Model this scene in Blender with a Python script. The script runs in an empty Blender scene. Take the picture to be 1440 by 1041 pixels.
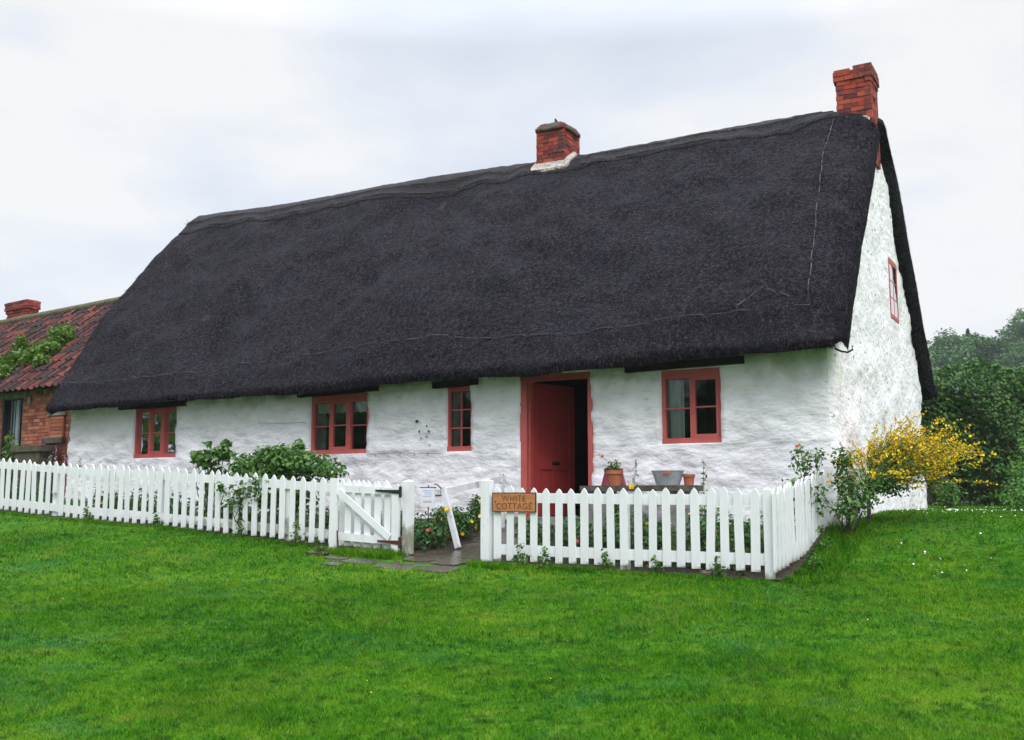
import bpy, bmesh, math, random
import numpy as np
from mathutils import Vector, noise
random.seed(7); rng = np.random.default_rng(7)
S = bpy.context.scene
COL = S.collection

# ---------------------------------------------------------------- camera
EZ = 1.6
cam = bpy.data.objects.new('camera', bpy.data.cameras.new('camera'))
COL.objects.link(cam)
cam.location = (0, 0, EZ)
cam.rotation_euler = (math.radians(90) + math.atan(176.5/1420), 0, 0)
cam.data.sensor_width = 36; cam.data.lens = 35.5
cam.data.clip_start = 0.1; cam.data.clip_end = 3000
S.camera = cam

# ---------------------------------------------------------------- sky, sun, exposure
SUN_EL, SUN_AZ = math.radians(46), math.radians(163)   # azimuth clockwise from +Y
W = bpy.data.worlds.new('World'); S.world = W; W.use_nodes = True
nt = W.node_tree; nt.nodes.clear()
def N(tree, typ, **kw):
    n = tree.nodes.new(typ)
    for k, v in kw.items():
        if k in n.inputs.keys() if isinstance(k, str) else False: n.inputs[k].default_value = v
        else: setattr(n, k, v)
    return n
out = N(nt, 'ShaderNodeOutputWorld'); bg = N(nt, 'ShaderNodeBackground')
sky = N(nt, 'ShaderNodeTexSky'); sky.sky_type = 'NISHITA'; sky.sun_disc = False
sky.sun_elevation = SUN_EL; sky.sun_rotation = SUN_AZ
tc = N(nt, 'ShaderNodeTexCoord'); sep = N(nt, 'ShaderNodeSeparateXYZ')
nt.links.new(tc.outputs['Generated'], sep.inputs[0])
sk = N(nt, 'ShaderNodeVectorMath', operation='SCALE'); sk.inputs['Scale'].default_value = 0.1
nt.links.new(sky.outputs[0], sk.inputs[0])
mp = N(nt, 'ShaderNodeMapping'); mp.inputs['Scale'].default_value = (1, 1, 2.6)
mp.inputs['Location'].default_value = (2.3, 0.4, 0.55)
nt.links.new(tc.outputs['Generated'], mp.inputs[0])
nz = N(nt, 'ShaderNodeTexNoise'); nz.inputs['Scale'].default_value = 1.9; nz.inputs['Detail'].default_value = 7; nz.inputs['Roughness'].default_value = .52
nt.links.new(mp.outputs[0], nz.inputs[0])
cr = N(nt, 'ShaderNodeValToRGB')
cr.color_ramp.elements[0].position = .40; cr.color_ramp.elements[0].color = (.74, .80, .90, 1)
cr.color_ramp.elements[1].position = .60; cr.color_ramp.elements[1].color = (1.0, 1.0, 1.0, 1)
e = cr.color_ramp.elements.new(.50); e.color = (.84, .89, .98, 1)
nt.links.new(nz.outputs[0], cr.inputs[0])
br = N(nt, 'ShaderNodeMapRange'); br.inputs['From Min'].default_value = 0.42; br.inputs['From Max'].default_value = 1.
br.inputs['To Min'].default_value = .89; br.inputs['To Max'].default_value = 4.2
nt.links.new(sep.outputs[2], br.inputs[0])
cl = N(nt, 'ShaderNodeVectorMath', operation='SCALE'); nt.links.new(cr.outputs[0], cl.inputs[0]); nt.links.new(br.outputs[0], cl.inputs['Scale'])
mx = N(nt, 'ShaderNodeMix', data_type='RGBA'); mx.inputs[0].default_value = .90
nt.links.new(sk.outputs[0], mx.inputs[6]); nt.links.new(cl.outputs[0], mx.inputs[7])
nt.links.new(mx.outputs[2], bg.inputs[0]); bg.inputs[1].default_value = 1.0
nt.links.new(bg.outputs[0], out.inputs[0])
sun = bpy.data.objects.new('sun', bpy.data.lights.new('sun', 'SUN')); COL.objects.link(sun)
sun.data.energy = 1.2; sun.data.angle = math.radians(20); sun.data.color = (1, .97, .92)
sd = Vector((math.sin(SUN_AZ)*math.cos(SUN_EL), math.cos(SUN_AZ)*math.cos(SUN_EL), math.sin(SUN_EL)))
sun.rotation_euler = sd.to_track_quat('Z', 'Y').to_euler(); sun.location = (-10, -20, 30)
S.view_settings.view_transform = 'Standard'; S.view_settings.look = 'None'
S.view_settings.exposure = 0.16; S.view_settings.gamma = 1

# ---------------------------------------------------------------- house frame: t along the front (to the left), s inwards, z up
AZ = math.radians(59.9)
U = np.array([-math.sin(AZ), math.cos(AZ), 0.]); V = np.array([math.cos(AZ), math.sin(AZ), 0.])
C0 = np.array([4.015, 12.44, 0.])
def H(t, s, z): return C0 + U*t + V*s + np.array([0, 0, z])
def HA(a):
    a = np.asarray(a, float)
    return C0 + a[:, :1]*U + a[:, 1:2]*V + a[:, 2:3]*np.array([0, 0, 1.])
def hf(x, y):
    dx, dy = x-C0[0], y-C0[1]
    return dx*U[0]+dy*U[1], dx*V[0]+dy*V[1]
ZT = [-30, -6, 0, 3.5, 6.2, 9, 11.5, 13.3, 20, 60]; ZZ = [.70, .71, .72, .79, .92, 1.12, 1.235, 1.335, 1.5, 1.5]
def g(t, s):
    t = np.asarray(t, float); s = np.asarray(s, float)
    zf = np.interp(t, ZT, ZZ)
    k = np.clip((-2.28-s)/10.5, 0, 1)
    a = zf*(1-k)
    q = np.clip((s+2.28)/3.0, 0, 1); q = q*q*(3-2*q)
    tgt = np.maximum(1.30, zf+.04)+np.clip((s-1)/20, 0, .06)
    b = zf+(tgt-zf)*q
    # blend over the bend
    return np.where(s < -2.28, a, b)
def gxy(x, y):
    t, s = hf(x, y); z = g(t, s)
    return z + .018*np.sin(x*1.7+.6*np.sin(y*1.1))*np.sin(y*1.3+1) * np.where(s < -2.6, 1, 0)
def gh(t, s): return float(g(t, s))

# ---------------------------------------------------------------- helpers
class MB:
    def __init__(s): s.v = []; s.f = []; s.r = []
    def add(s, vs, fs, r=None):
        o = len(s.v); s.v += [tuple(map(float, p)) for p in vs]
        s.f += [tuple(i+o for i in f) for f in fs]
        if r is None: r = random.random()
        s.r += [r]*len(fs); return s
    def box(s, c, ax, ay, az, r=None):
        c, ax, ay, az = (np.array(q, float) for q in (c, ax, ay, az))
        vs = [c+i*ax+j*ay+k*az for i in (-1, 1) for j in (-1, 1) for k in (-1, 1)]
        return s.add(vs, [(0, 1, 3, 2), (4, 6, 7, 5), (0, 4, 5, 1), (2, 3, 7, 6), (0, 2, 6, 4), (1, 5, 7, 3)], r)
    def hbox(s, t0, t1, s0, s1, z0, z1, r=None):      # box in the house frame
        return s.box(H((t0+t1)/2, (s0+s1)/2, (z0+z1)/2), U*(t1-t0)/2, V*(s1-s0)/2, (0, 0, (z1-z0)/2), r)
    def tube(s, pts, rad, n=6, r=None, cap=True):
        pts = [np.array(p, float) for p in pts]
        if not hasattr(rad, '__len__'): rad = [rad]*len(pts)
        vs = []; fs = []
        for i, p in enumerate(pts):
            d = pts[min(i+1, len(pts)-1)]-pts[max(i-1, 0)]; d = d/(np.linalg.norm(d)+1e-9)
            a = np.cross(d, (0, 0, 1.) if abs(d[2]) < .9 else (1., 0, 0)); a /= np.linalg.norm(a); b = np.cross(d, a)
            for k in range(n):
                w = 2*math.pi*k/n; vs.append(p+rad[i]*(a*math.cos(w)+b*math.sin(w)))
        for i in range(len(pts)-1):
            for k in range(n):
                fs.append((i*n+k, i*n+(k+1) % n, (i+1)*n+(k+1) % n, (i+1)*n+k))
        if cap: fs += [tuple(range(n))[::-1], tuple((len(pts)-1)*n+k for k in range(n))]
        return s.add(vs, fs, r)
    def lathe(s, c, prof, n=20, r=None, sx=1, sy=1, ax=None, ay=None):
        c = np.array(c, float); ax = np.array(ax if ax is not None else (1., 0, 0)); ay = np.array(ay if ay is not None else (0, 1., 0))
        vs = []; fs = []
        for rr, z in prof:
            for k in range(n):
                w = 2*math.pi*k/n; vs.append(c+ax*rr*sx*math.cos(w)+ay*rr*sy*math.sin(w)+np.array([0, 0, z]))
        for i in range(len(prof)-1):
            for k in range(n): fs.append((i*n+k, i*n+(k+1) % n, (i+1)*n+(k+1) % n, (i+1)*n+k))
        return s.add(vs, fs, r)
    def build(s, name, mat, parent=None, **kw):
        return mesh_np(name, np.array(s.v), s.f, mat, parent, np.array(s.r), **kw)

def org(o):
    p = np.zeros(3)
    while o is not None: p += np.array(o.location); o = o.parent
    return p
def mesh_np(name, verts, faces, mat, parent=None, rnd=None, smooth=False, tag_=None):
    """one mesh object from world coordinates"""
    verts = np.asarray(verts, float)
    if parent is not None: L = org(parent); loc = (0, 0, 0)
    else:
        L = np.array([verts[:, 0].mean(), verts[:, 1].mean(), verts[:, 2].min()]); loc = L
    vl = verts - L
    me = bpy.data.meshes.new(name)
    if isinstance(faces, np.ndarray):
        nf, k = faces.shape
        me.vertices.add(len(vl)); me.vertices.foreach_set('co', vl.astype(np.float32).ravel())
        me.loops.add(nf*k); me.loops.foreach_set('vertex_index', faces.astype(np.int32).ravel())
        me.polygons.add(nf); me.polygons.foreach_set('loop_start', np.arange(0, nf*k, k, dtype=np.int32))
        me.update(calc_edges=True)
    else:
        me.from_pydata([tuple(p) for p in vl], [], faces); me.update()
    if rnd is not None:
        at = me.attributes.new('rnd', 'FLOAT', 'FACE'); at.data.foreach_set('value', np.asarray(rnd, np.float32))
    if smooth: me.polygons.foreach_set('use_smooth', [True]*len(me.polygons))
    me.materials.append(mat)
    o = bpy.data.objects.new(name, me); COL.objects.link(o); o.location = loc
    if parent is not None: o.parent = parent
    return o
def tag(o, label=None, cat=None, group=None, kind=None):
    if label: o['label'] = label
    if cat: o['category'] = cat
    if group: o['group'] = group
    if kind: o['kind'] = kind
    return o
def thing(name, loc, label, cat, group=None):
    o = bpy.data.objects.new(name, None); COL.objects.link(o); o.location = loc; o.empty_display_size = .2
    return tag(o, label, cat, group)
def copy_tree(o, parent=None):
    c = o.copy(); COL.objects.link(c); c.parent = parent
    for ch in [x for x in bpy.data.objects if x.parent == o]: copy_tree(ch, c)
    return c

# ---------------------------------------------------------------- materials
def mat(name, ramp, rough=.8, scale=8., detail=6, stretch=(1, 1, 1), bump=.0, bscale=40., coord='Object', attr=0., spec=.3,
        extra=None, trans=0., metal=0., bdist=.02, nrough=.55):
    """noise-driven colour ramp; attr mixes the per-face random value into the ramp position"""
    m = bpy.data.materials.new(name); m.use_nodes = True; t = m.node_tree; L = t.links.new
    b = t.nodes['Principled BSDF']; b.inputs['Roughness'].default_value = rough; b.inputs['Specular IOR Level'].default_value = spec
    b.inputs['Metallic'].default_value = metal
    tc = N(t, 'ShaderNodeTexCoord'); mp = N(t, 'ShaderNodeMapping'); mp.inputs['Scale'].default_value = stretch
    L(tc.outputs[coord], mp.inputs[0])
    nz = N(t, 'ShaderNodeTexNoise'); nz.inputs['Scale'].default_value = scale; nz.inputs['Detail'].default_value = detail; nz.inputs['Roughness'].default_value = nrough
    L(mp.outputs[0], nz.inputs[0]); fac = nz.outputs[0]
    if attr:
        at = N(t, 'ShaderNodeAttribute'); at.attribute_name = 'rnd'
        mm = N(t, 'ShaderNodeMix'); mm.inputs[0].default_value = attr; L(fac, mm.inputs[2]); L(at.outputs['Fac'], mm.inputs[3]); fac = mm.outputs[0]
    r = N(t, 'ShaderNodeValToRGB'); el = r.color_ramp.elements
    for i, (p, c) in enumerate(ramp):
        q = el[i] if i < 2 else el.new(p)
        q.position = p; q.color = (*c, 1)
    L(fac, r.inputs[0]); colr = r.outputs[0]
    for ex in (extra or []):                  # (scale, stretch, lo, hi, colour, amount[, zrange])
        sc, st, lo, hi, c, amt = ex[:6]
        m2 = N(t, 'ShaderNodeMapping'); m2.inputs['Scale'].default_value = st; L(tc.outputs[coord], m2.inputs[0])
        n2 = N(t, 'ShaderNodeTexNoise'); n2.inputs['Scale'].default_value = sc; n2.inputs['Detail'].default_value = 5; L(m2.outputs[0], n2.inputs[0])
        mr = N(t, 'ShaderNodeMapRange'); mr.inputs['From Min'].default_value = lo; mr.inputs['From Max'].default_value = hi; mr.inputs['To Max'].default_value = amt
        f2 = n2.outputs[0]
        if len(ex) > 6:                        # raise the mask towards one height
            z0, z1, wgt = ex[6]
            sp = N(t, 'ShaderNodeSeparateXYZ'); L(tc.outputs[coord], sp.inputs[0])
            zr = N(t, 'ShaderNodeMapRange'); zr.inputs['From Min'].default_value = z0; zr.inputs['From Max'].default_value = z1
            zr.inputs['To Min'].default_value = wgt; zr.inputs['To Max'].default_value = -.05; L(sp.outputs[2], zr.inputs[0])
            ad = N(t, 'ShaderNodeMath', operation='ADD'); L(f2, ad.inputs[0]); L(zr.outputs[0], ad.inputs[1]); f2 = ad.outputs[0]
        L(f2, mr.inputs[0])
        m3 = N(t, 'ShaderNodeMix', data_type='RGBA'); L(mr.outputs[0], m3.inputs[0]); L(colr, m3.inputs[6]); m3.inputs[7].default_value = (*c, 1); colr = m3.outputs[2]
    L(colr, b.inputs['Base Color'])
    if bump:
        n3 = N(t, 'ShaderNodeTexNoise'); n3.inputs['Scale'].default_value = bscale; n3.inputs['Detail'].default_value = 6; L(mp.outputs[0], n3.inputs[0])
        bp = N(t, 'ShaderNodeBump'); bp.inputs['Strength'].default_value = bump; bp.inputs['Distance'].default_value = bdist
        L(n3.outputs[0], bp.inputs['Height']); L(bp.outputs[0], b.inputs['Normal'])
    if trans:
        tr = N(t, 'ShaderNodeBsdfTranslucent'); L(colr, tr.inputs[0]); ms = N(t, 'ShaderNodeMixShader'); ms.inputs[0].default_value = trans
        L(b.outputs[0], ms.inputs[1]); L(tr.outputs[0], ms.inputs[2]); L(ms.outputs[0], t.nodes['Material Output'].inputs[0])
    return m
M = {}
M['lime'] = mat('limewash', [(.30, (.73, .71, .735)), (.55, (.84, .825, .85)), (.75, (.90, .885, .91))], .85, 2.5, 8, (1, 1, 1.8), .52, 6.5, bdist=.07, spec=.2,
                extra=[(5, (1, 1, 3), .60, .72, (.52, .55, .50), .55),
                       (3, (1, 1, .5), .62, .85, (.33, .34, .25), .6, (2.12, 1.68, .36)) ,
                       (9, (1, 1, 1), .70, .80, (.25, .24, .17), .6, (-.15, .45, .28))])
M['limegable'] = mat('limewash_pebbly', [(.25, (.79, .755, .785)), (.45, (.90, .865, .895)), (.7, (.93, .90, .93))], .85, 3, 8, (1, 1, 1), .6, 14, bdist=.05, spec=.2,
                extra=[(10, (1, 1, 1.2), .63, .67, (.20, .20, .18), .75), (2.2, (1, 1, 1), .60, .76, (.66, .64, .52), .6),
                       (9, (1, 1, 1), .72, .80, (.25, .24, .17), .6, (-.1, .6, .26))])
M['thatch'] = mat('black_thatch', [(.37, (.0012, .0011, .0018)), (.48, (.0062, .0058, .0085)), (.61, (.028, .026, .036))], .85, 15, 8, (1, 1, 1), 1., 30, attr=.0, bdist=.05, nrough=.80, spec=.12,
                extra=[(1.1, (1, 1, .8), .54, .72, (.022, .025, .036), .4), (34, (1, 1, 1), .58, .66, (.075, .042, .052), .7), (24, (1, 1, 1), .60, .67, (.028, .052, .058), .5), (2.0, (1, 1, 1), .66, .74, (.070, .052, .034), .5)])
M['straw'] = mat('thatch_reed', [(.0, (.003, .0025, .004)), (.45, (.008, .007, .009)), (.74, (.014, .013, .018)), (.90, (.040, .034, .042)), (.98, (.09, .07, .068))], .9, 3, 4, attr=.93, spec=.08)
M['ridge'] = mat('ridge_thatch', [(.34, (.003, .003, .004)), (.5, (.016, .014, .018)), (.66, (.055, .048, .050))], .85, 26, 8, (1, 1, 1), 1., 40, bdist=.04, nrough=.72,
                extra=[(3, (1, 1, 1), .62, .74, (.045, .052, .028), .5)])
M['rod'] = mat('hazel_rod', [(.3, (.03, .026, .03)), (.7, (.11, .095, .095))], .8, 6)
M['red'] = mat('coral_red_paint', [(.3, (.42, .076, .068)), (.7, (.52, .115, .102))], .5, 5, 6, (1, 1, .4), .15, 60, spec=.4, extra=[(14, (1, 1, .6), .66, .74, (.32, .10, .09), .6)])
M['doorred'] = mat('door_red_paint', [(.3, (.30, .034, .032)), (.7, (.39, .050, .046))], .4, 3, 6, (1, 1, .3), .08, 60, spec=.4)
M['white'] = mat('white_paint', [(.3, (.74, .75, .76)), (.6, (.82, .83, .84))], .55, 6, 6, (1, 1, .25), .2, 70, spec=.35, bdist=.004,
                 extra=[(16, (1, 1, .3), .66, .74, (.40, .42, .36), .7), (9, (1, 1, .5), .66, .84, (.20, .20, .12), .85, (.0, .20, .34)), (3, (1, 1, 2), .55, .75, (.66, .66, .63), .4)])
M['whiteold'] = mat('worn_white_paint', [(.3, (.58, .59, .60)), (.6, (.74, .75, .77))], .6, 5, 6, (1, 1, .5), .3, 50, extra=[(12, (1, 1, .4), .58, .66, (.30, .29, .25), .8)])
M['darkwood'] = mat('dark_timber', [(.3, (.008, .006, .006)), (.7, (.028, .020, .018))], .75, 6, 6, (1, 1, 4), .4, 30)
M['dark'] = mat('dark_room_lining', [(.3, (.03, .027, .024)), (.7, (.05, .045, .04))], .9, 2)  # dimness of the rooms put into the colour of their inner faces
M['brick'] = mat('red_brick', [(.1, (.07, .022, .022)), (.35, (.22, .040, .030)), (.62, (.38, .062, .036)), (.9, (.42, .10, .055))], .9, 14, 6, attr=.65, bump=.5, bscale=50, bdist=.01,
                 extra=[(5, (1, 1, 1), .50, .64, (.06, .036, .036), .85), (17, (1, 1, 1), .62, .68, (.20, .17, .15), .6)])
M['brickout'] = mat('orange_brick', [(.1, (.17, .055, .038)), (.5, (.36, .11, .062)), (.9, (.48, .21, .13))], .9, 10, 6, attr=.7, bump=.4, bscale=50, bdist=.01,
                 extra=[(2.5, (1, 1, 1), .58, .74, (.40, .24, .17), .5)])
M['mortar'] = mat('mortar', [(.3, (.16, .12, .10)), (.7, (.26, .20, .16))], .95, 20, bump=.4, bscale=60)
M['cement'] = mat('mortar_flashing', [(.3, (.30, .25, .22)), (.6, (.50, .44, .40))], .9, 12, bump=.6, bscale=40, extra=[(20, (1, 1, 1), .58, .66, (.12, .10, .10), .7)])
M['cap'] = mat('mossy_cap', [(.38, (.12, .045, .035)), (.5, (.10, .075, .065)), (.6, (.07, .085, .03))], .95, 14, bump=.7, bscale=40)
M['tile'] = mat('clay_pantile', [(.15, (.015, .009, .010)), (.4, (.042, .015, .014)), (.62, (.11, .029, .021)), (.9, (.20, .054, .035))], .8, 9, 6, attr=.55, bump=.4, bscale=40,
                extra=[(5, (1, 1, 1), .50, .62, (.028, .022, .024), .9)])
M['moss'] = mat('mossy_ridge_tile', [(.3, (.07, .05, .04)), (.6, (.13, .13, .06))], .95, 8, bump=.6, bscale=30)
M['stone'] = mat('grey_stone', [(.3, (.13, .12, .11)), (.7, (.28, .27, .25))], .85, 7, bump=.5, bscale=30)
M['greenwood'] = mat('mossy_timber', [(.3, (.05, .045, .035)), (.6, (.12, .10, .08))], .85, 9, 6, (1, 1, 1), .5, 40, extra=[(6, (1, 1, 1), .55, .65, (.07, .09, .03), .7)])
M['greypaint'] = mat('grey_blue_paint', [(.3, (.22, .26, .31)), (.7, (.34, .39, .44))], .6, 5)
M['iron'] = mat('black_iron', [(.3, (.008, .008, .010)), (.7, (.02, .02, .022))], .5, 10, spec=.5)
M['rust'] = mat('rusty_iron', [(.3, (.05, .018, .012)), (.7, (.12, .045, .025))], .8, 14)
M['terra'] = mat('terracotta', [(.3, (.34, .10, .055)), (.7, (.46, .15, .085))], .8, 12, bump=.2, bscale=60, extra=[(8, (1, 1, 1), .6, .7, (.40, .28, .2), .4)])
M['crimson'] = mat('crimson_glaze', [(.3, (.16, .012, .03)), (.7, (.26, .02, .05))], .35, 6, spec=.5)
M['zinc'] = mat('galvanised_zinc', [(.3, (.34, .37, .39)), (.7, (.48, .51, .53))], .45, 7, metal=.35, spec=.5, extra=[(9, (1, 1, 1), .6, .7, (.28, .26, .25), .5)])
M['signwood'] = mat('varnished_sign_board', [(.3, (.40, .155, .055)), (.6, (.52, .22, .085))], .5, 5, 6, (.8, .8, 9), .2, 30, spec=.4)
M['carve'] = mat('carved_letter', [(.3, (.13, .045, .018)), (.7, (.19, .07, .03))], .7, 12)
M['soil'] = mat('garden_soil', [(.3, (.022, .015, .010)), (.7, (.06, .042, .03))], .95, 12, bump=.8, bscale=30)
M['slab'] = mat('wet_stone_slab', [(.3, (.030, .023, .018)), (.55, (.070, .055, .044)), (.75, (.12, .098, .08))], .22, 5, 7, bump=.35, bscale=25, spec=.5, extra=[(2.5, (1, 1, 1), .56, .68, (.045, .055, .02), .7)])
M['paper'] = mat('laminated_notice', [(.3, (.74, .76, .80)), (.7, (.80, .82, .86))], .4, 3, spec=.4)
M['inkred'] = mat('red_print', [(.3, (.50, .16, .16)), (.7, (.55, .2, .2))], .6)
M['inkblue'] = mat('pale_blue_print', [(.3, (.42, .52, .70)), (.7, (.5, .6, .75))], .6)
M['curtain'] = mat('net_curtain', [(.3, (.80, .83, .82)), (.7, (.88, .90, .89))], .9, 30, 4, (1, 1, .1), trans=.3)
M['bark'] = mat('bark', [(.3, (.035, .028, .022)), (.7, (.10, .08, .065))], .9, 14, bump=.6)
M['stem'] = mat('green_stem', [(.3, (.05, .10, .02)), (.7, (.09, .15, .035))], .7, 10)
def leafm(name, lo, mid, hi, trans=.28, rough=.5, sc=1.6): return mat(name, [(.12, lo), (.5, mid), (.9, hi)], rough, sc, 3, attr=.6, trans=trans, spec=.35)
M['leaf'] = leafm('rose_leaf', (.028, .085, .012), (.070, .180, .026), (.17, .30, .055))
M['bed'] = leafm('bed_leaf', (.018, .070, .012), (.042, .13, .026), (.10, .20, .045))
M['hedge'] = leafm('hedge_leaf', (.010, .042, .006), (.034, .110, .013), (.12, .24, .035), sc=1.1)
M['ivy'] = leafm('roof_weed_leaf', (.05, .12, .012), (.10, .20, .022), (.19, .30, .04))
M['conifer'] = leafm('conifer_leaf', (.035, .12, .015), (.08, .22, .03), (.17, .33, .05))
M['wood1'] = leafm('woodland_leaf', (.028, .085, .024), (.065, .155, .040), (.13, .25, .06), trans=.15, rough=.8, sc=.14)
M['wood2'] = leafm('dark_fir_leaf', (.016, .055, .024), (.032, .090, .036), (.055, .13, .05), trans=.1, rough=.8, sc=.14)
M['yellow'] = mat('yellow_petal', [(.1, (.66, .36, .006)), (.5, (.86, .56, .010)), (.9, (.92, .74, .03))], .6, 4, attr=.8, trans=.25)
M['pink'] = mat('pink_petal', [(.2, (.62, .22, .52)), (.8, (.80, .44, .70))], .6, 4, attr=.7, trans=.25)
M['redp'] = mat('red_petal', [(.2, (.50, .06, .07)), (.8, (.66, .16, .14))], .6, 4, attr=.7, trans=.2)
M['whitep'] = mat('white_petal', [(.2, (.75, .76, .70)), (.8, (.85, .85, .80))], .6, 4, attr=.7)
M['bird'] = mat('black_feather', [(.3, (.008, .008, .01)), (.7, (.02, .02, .022))], .6, 9)
# glass: clear with a real surface reflection
gm = bpy.data.materials.new('window_glass'); gm.use_nodes = True; t_ = gm.node_tree; t_.nodes.remove(t_.nodes['Principled BSDF'])
gl = N(t_, 'ShaderNodeBsdfGlossy'); gl.inputs['Roughness'].default_value = .03; tp = N(t_, 'ShaderNodeBsdfTransparent'); tp.inputs[0].default_value = (.82, .86, .84, 1)
fr = N(t_, 'ShaderNodeFresnel'); fr.inputs[0].default_value = 1.45; ms = N(t_, 'ShaderNodeMixShader')
t_.links.new(fr.outputs[0], ms.inputs[0]); t_.links.new(tp.outputs[0], ms.inputs[1]); t_.links.new(gl.outputs[0], ms.inputs[2]); t_.links.new(ms.outputs[0], t_.nodes['Material Output'].inputs[0])
M['glass'] = gm
# lawn: same colours for the turf sheet and the blades, varied over the ground in real patches
def lawn_mat(name, blade):
    m = bpy.data.materials.new(name); m.use_nodes = True; t = m.node_tree; L = t.links.new; b = t.nodes['Principled BSDF']
    geo = N(t, 'ShaderNodeNewGeometry')
    def nz(scale, det=4, rg=.5):
        n = N(t, 'ShaderNodeTexNoise'); n.inputs['Scale'].default_value = scale; n.inputs['Detail'].default_value = det; n.inputs['Roughness'].default_value = rg
        L(geo.outputs['Position'], n.inputs[0]); return n.outputs[0]
    big, mid = nz(.55, 4, .6), nz(3.2, 5, .6)
    ad = N(t, 'ShaderNodeMath', operation='ADD'); L(big, ad.inputs[0]); L(mid, ad.inputs[1])
    fac = ad.outputs[0]
    if blade:
        at = N(t, 'ShaderNodeAttribute'); at.attribute_name = 'rnd'
        ml = N(t, 'ShaderNodeMath', operation='MULTIPLY_ADD'); L(at.outputs['Fac'], ml.inputs[0]); ml.inputs[1].default_value = .50; L(fac, ml.inputs[2]); fac = ml.outputs[0]
    r = N(t, 'ShaderNodeValToRGB'); o = .25 if blade else 0
    mr = N(t, 'ShaderNodeMapRange'); mr.inputs['From Min'].default_value = .55+o; mr.inputs['From Max'].default_value = 1.5+o*.9; L(fac, mr.inputs[0])
    el = r.color_ramp.elements
    cols = [(.0, (.010, .076, .002)), (.3, (.030, .148, .003)), (.55, (.068, .220, .004)), (.8, (.135, .285, .010)), (1., (.24, .31, .02))]
    for i, (p, c) in enumerate(cols):
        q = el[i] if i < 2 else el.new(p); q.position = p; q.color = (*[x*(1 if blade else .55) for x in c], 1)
    L(mr.outputs[0], r.inputs[0]); cc = r.outputs[0]
    for sc_, off_, lo, hi, colr_, amt in ((1.5, 11, .53, .74, (.17, .23, .025), .55), (.9, 37, .55, .70, (.030, .17, .050), .6), (8., 5, .53, .62, (.006, .055, .003), .7), (13., 19, .54, .63, (.16, .30, .03), .6), (2.6, 71, .60, .76, (.23, .19, .05), .5)):
        vm = N(t, 'ShaderNodeVectorMath', operation='ADD'); vm.inputs[1].default_value = (off_, off_, 0); L(geo.outputs['Position'], vm.inputs[0])
        n_ = N(t, 'ShaderNodeTexNoise'); n_.inputs['Scale'].default_value = sc_; n_.inputs['Detail'].default_value = 6; n_.inputs['Roughness'].default_value = .65; L(vm.outputs[0], n_.inputs[0])
        m_ = N(t, 'ShaderNodeMapRange'); m_.inputs['From Min'].default_value = lo; m_.inputs['From Max'].default_value = hi; m_.inputs['To Max'].default_value = amt; L(n_.outputs[0], m_.inputs[0])
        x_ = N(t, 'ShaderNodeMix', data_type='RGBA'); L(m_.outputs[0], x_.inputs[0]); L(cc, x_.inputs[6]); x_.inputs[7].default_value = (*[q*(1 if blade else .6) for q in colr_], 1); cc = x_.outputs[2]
    L(cc, b.inputs['Base Color']); b.inputs['Roughness'].default_value = .55 if blade else .9
    b.inputs['Specular IOR Level'].default_value = .08
    if blade:
        tr = N(t, 'ShaderNodeBsdfTranslucent'); L(cc, tr.inputs[0]); ms = N(t, 'ShaderNodeMixShader'); ms.inputs[0].default_value = .3
        L(b.outputs[0], ms.inputs[1]); L(tr.outputs[0], ms.inputs[2]); L(ms.outputs[0], t.nodes['Material Output'].inputs[0])
    return m
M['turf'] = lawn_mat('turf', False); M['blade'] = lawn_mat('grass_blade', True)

# ================================================================= SETTING
# ground sheet (fine near, coarse far)
def ground():
    xs = np.concatenate([np.linspace(-900, -40, 12)[:-1], np.linspace(-40, -14, 20)[:-1], np.linspace(-14, 16, 190), np.linspace(16, 60, 25)[1:], np.linspace(60, 900, 14)[1:]])
    ys = np.concatenate([np.linspace(-60, 2, 12)[:-1], np.linspace(2, 30, 190), np.linspace(30, 90, 16)[1:], np.linspace(90, 1600, 16)[1:]])
    X, Y = np.meshgrid(xs, ys); Z = gxy(X, Y)
    v = np.stack([X, Y, Z], -1).reshape(-1, 3); nx, ny = len(xs), len(ys)
    i = np.arange(ny-1)[:, None]*nx+np.arange(nx-1)[None]; i = i.ravel()
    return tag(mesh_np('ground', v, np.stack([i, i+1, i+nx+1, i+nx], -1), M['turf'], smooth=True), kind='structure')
ground()
# garden soil between fence and cottage
def strip(name, t0, t1, s0, s1, dz, m, nt_=40, ns_=10):
    ts = np.linspace(t0, t1, nt_); ss = np.linspace(s0, s1, ns_); T, Q = np.meshgrid(ts, ss)
    v = HA(np.stack([T, Q, g(T, Q)+dz], -1).reshape(-1, 3)); i = (np.arange(ns_-1)[:, None]*nt_+np.arange(nt_-1)[None]).ravel()
    return mesh_np(name, v, np.stack([i, i+1, i+nt_+1, i+nt_], -1), m, smooth=True)
tag(strip('soil', .12, 15.5, -2.33, .1, .022, M['soil'], 60, 16), kind='structure')

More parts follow.
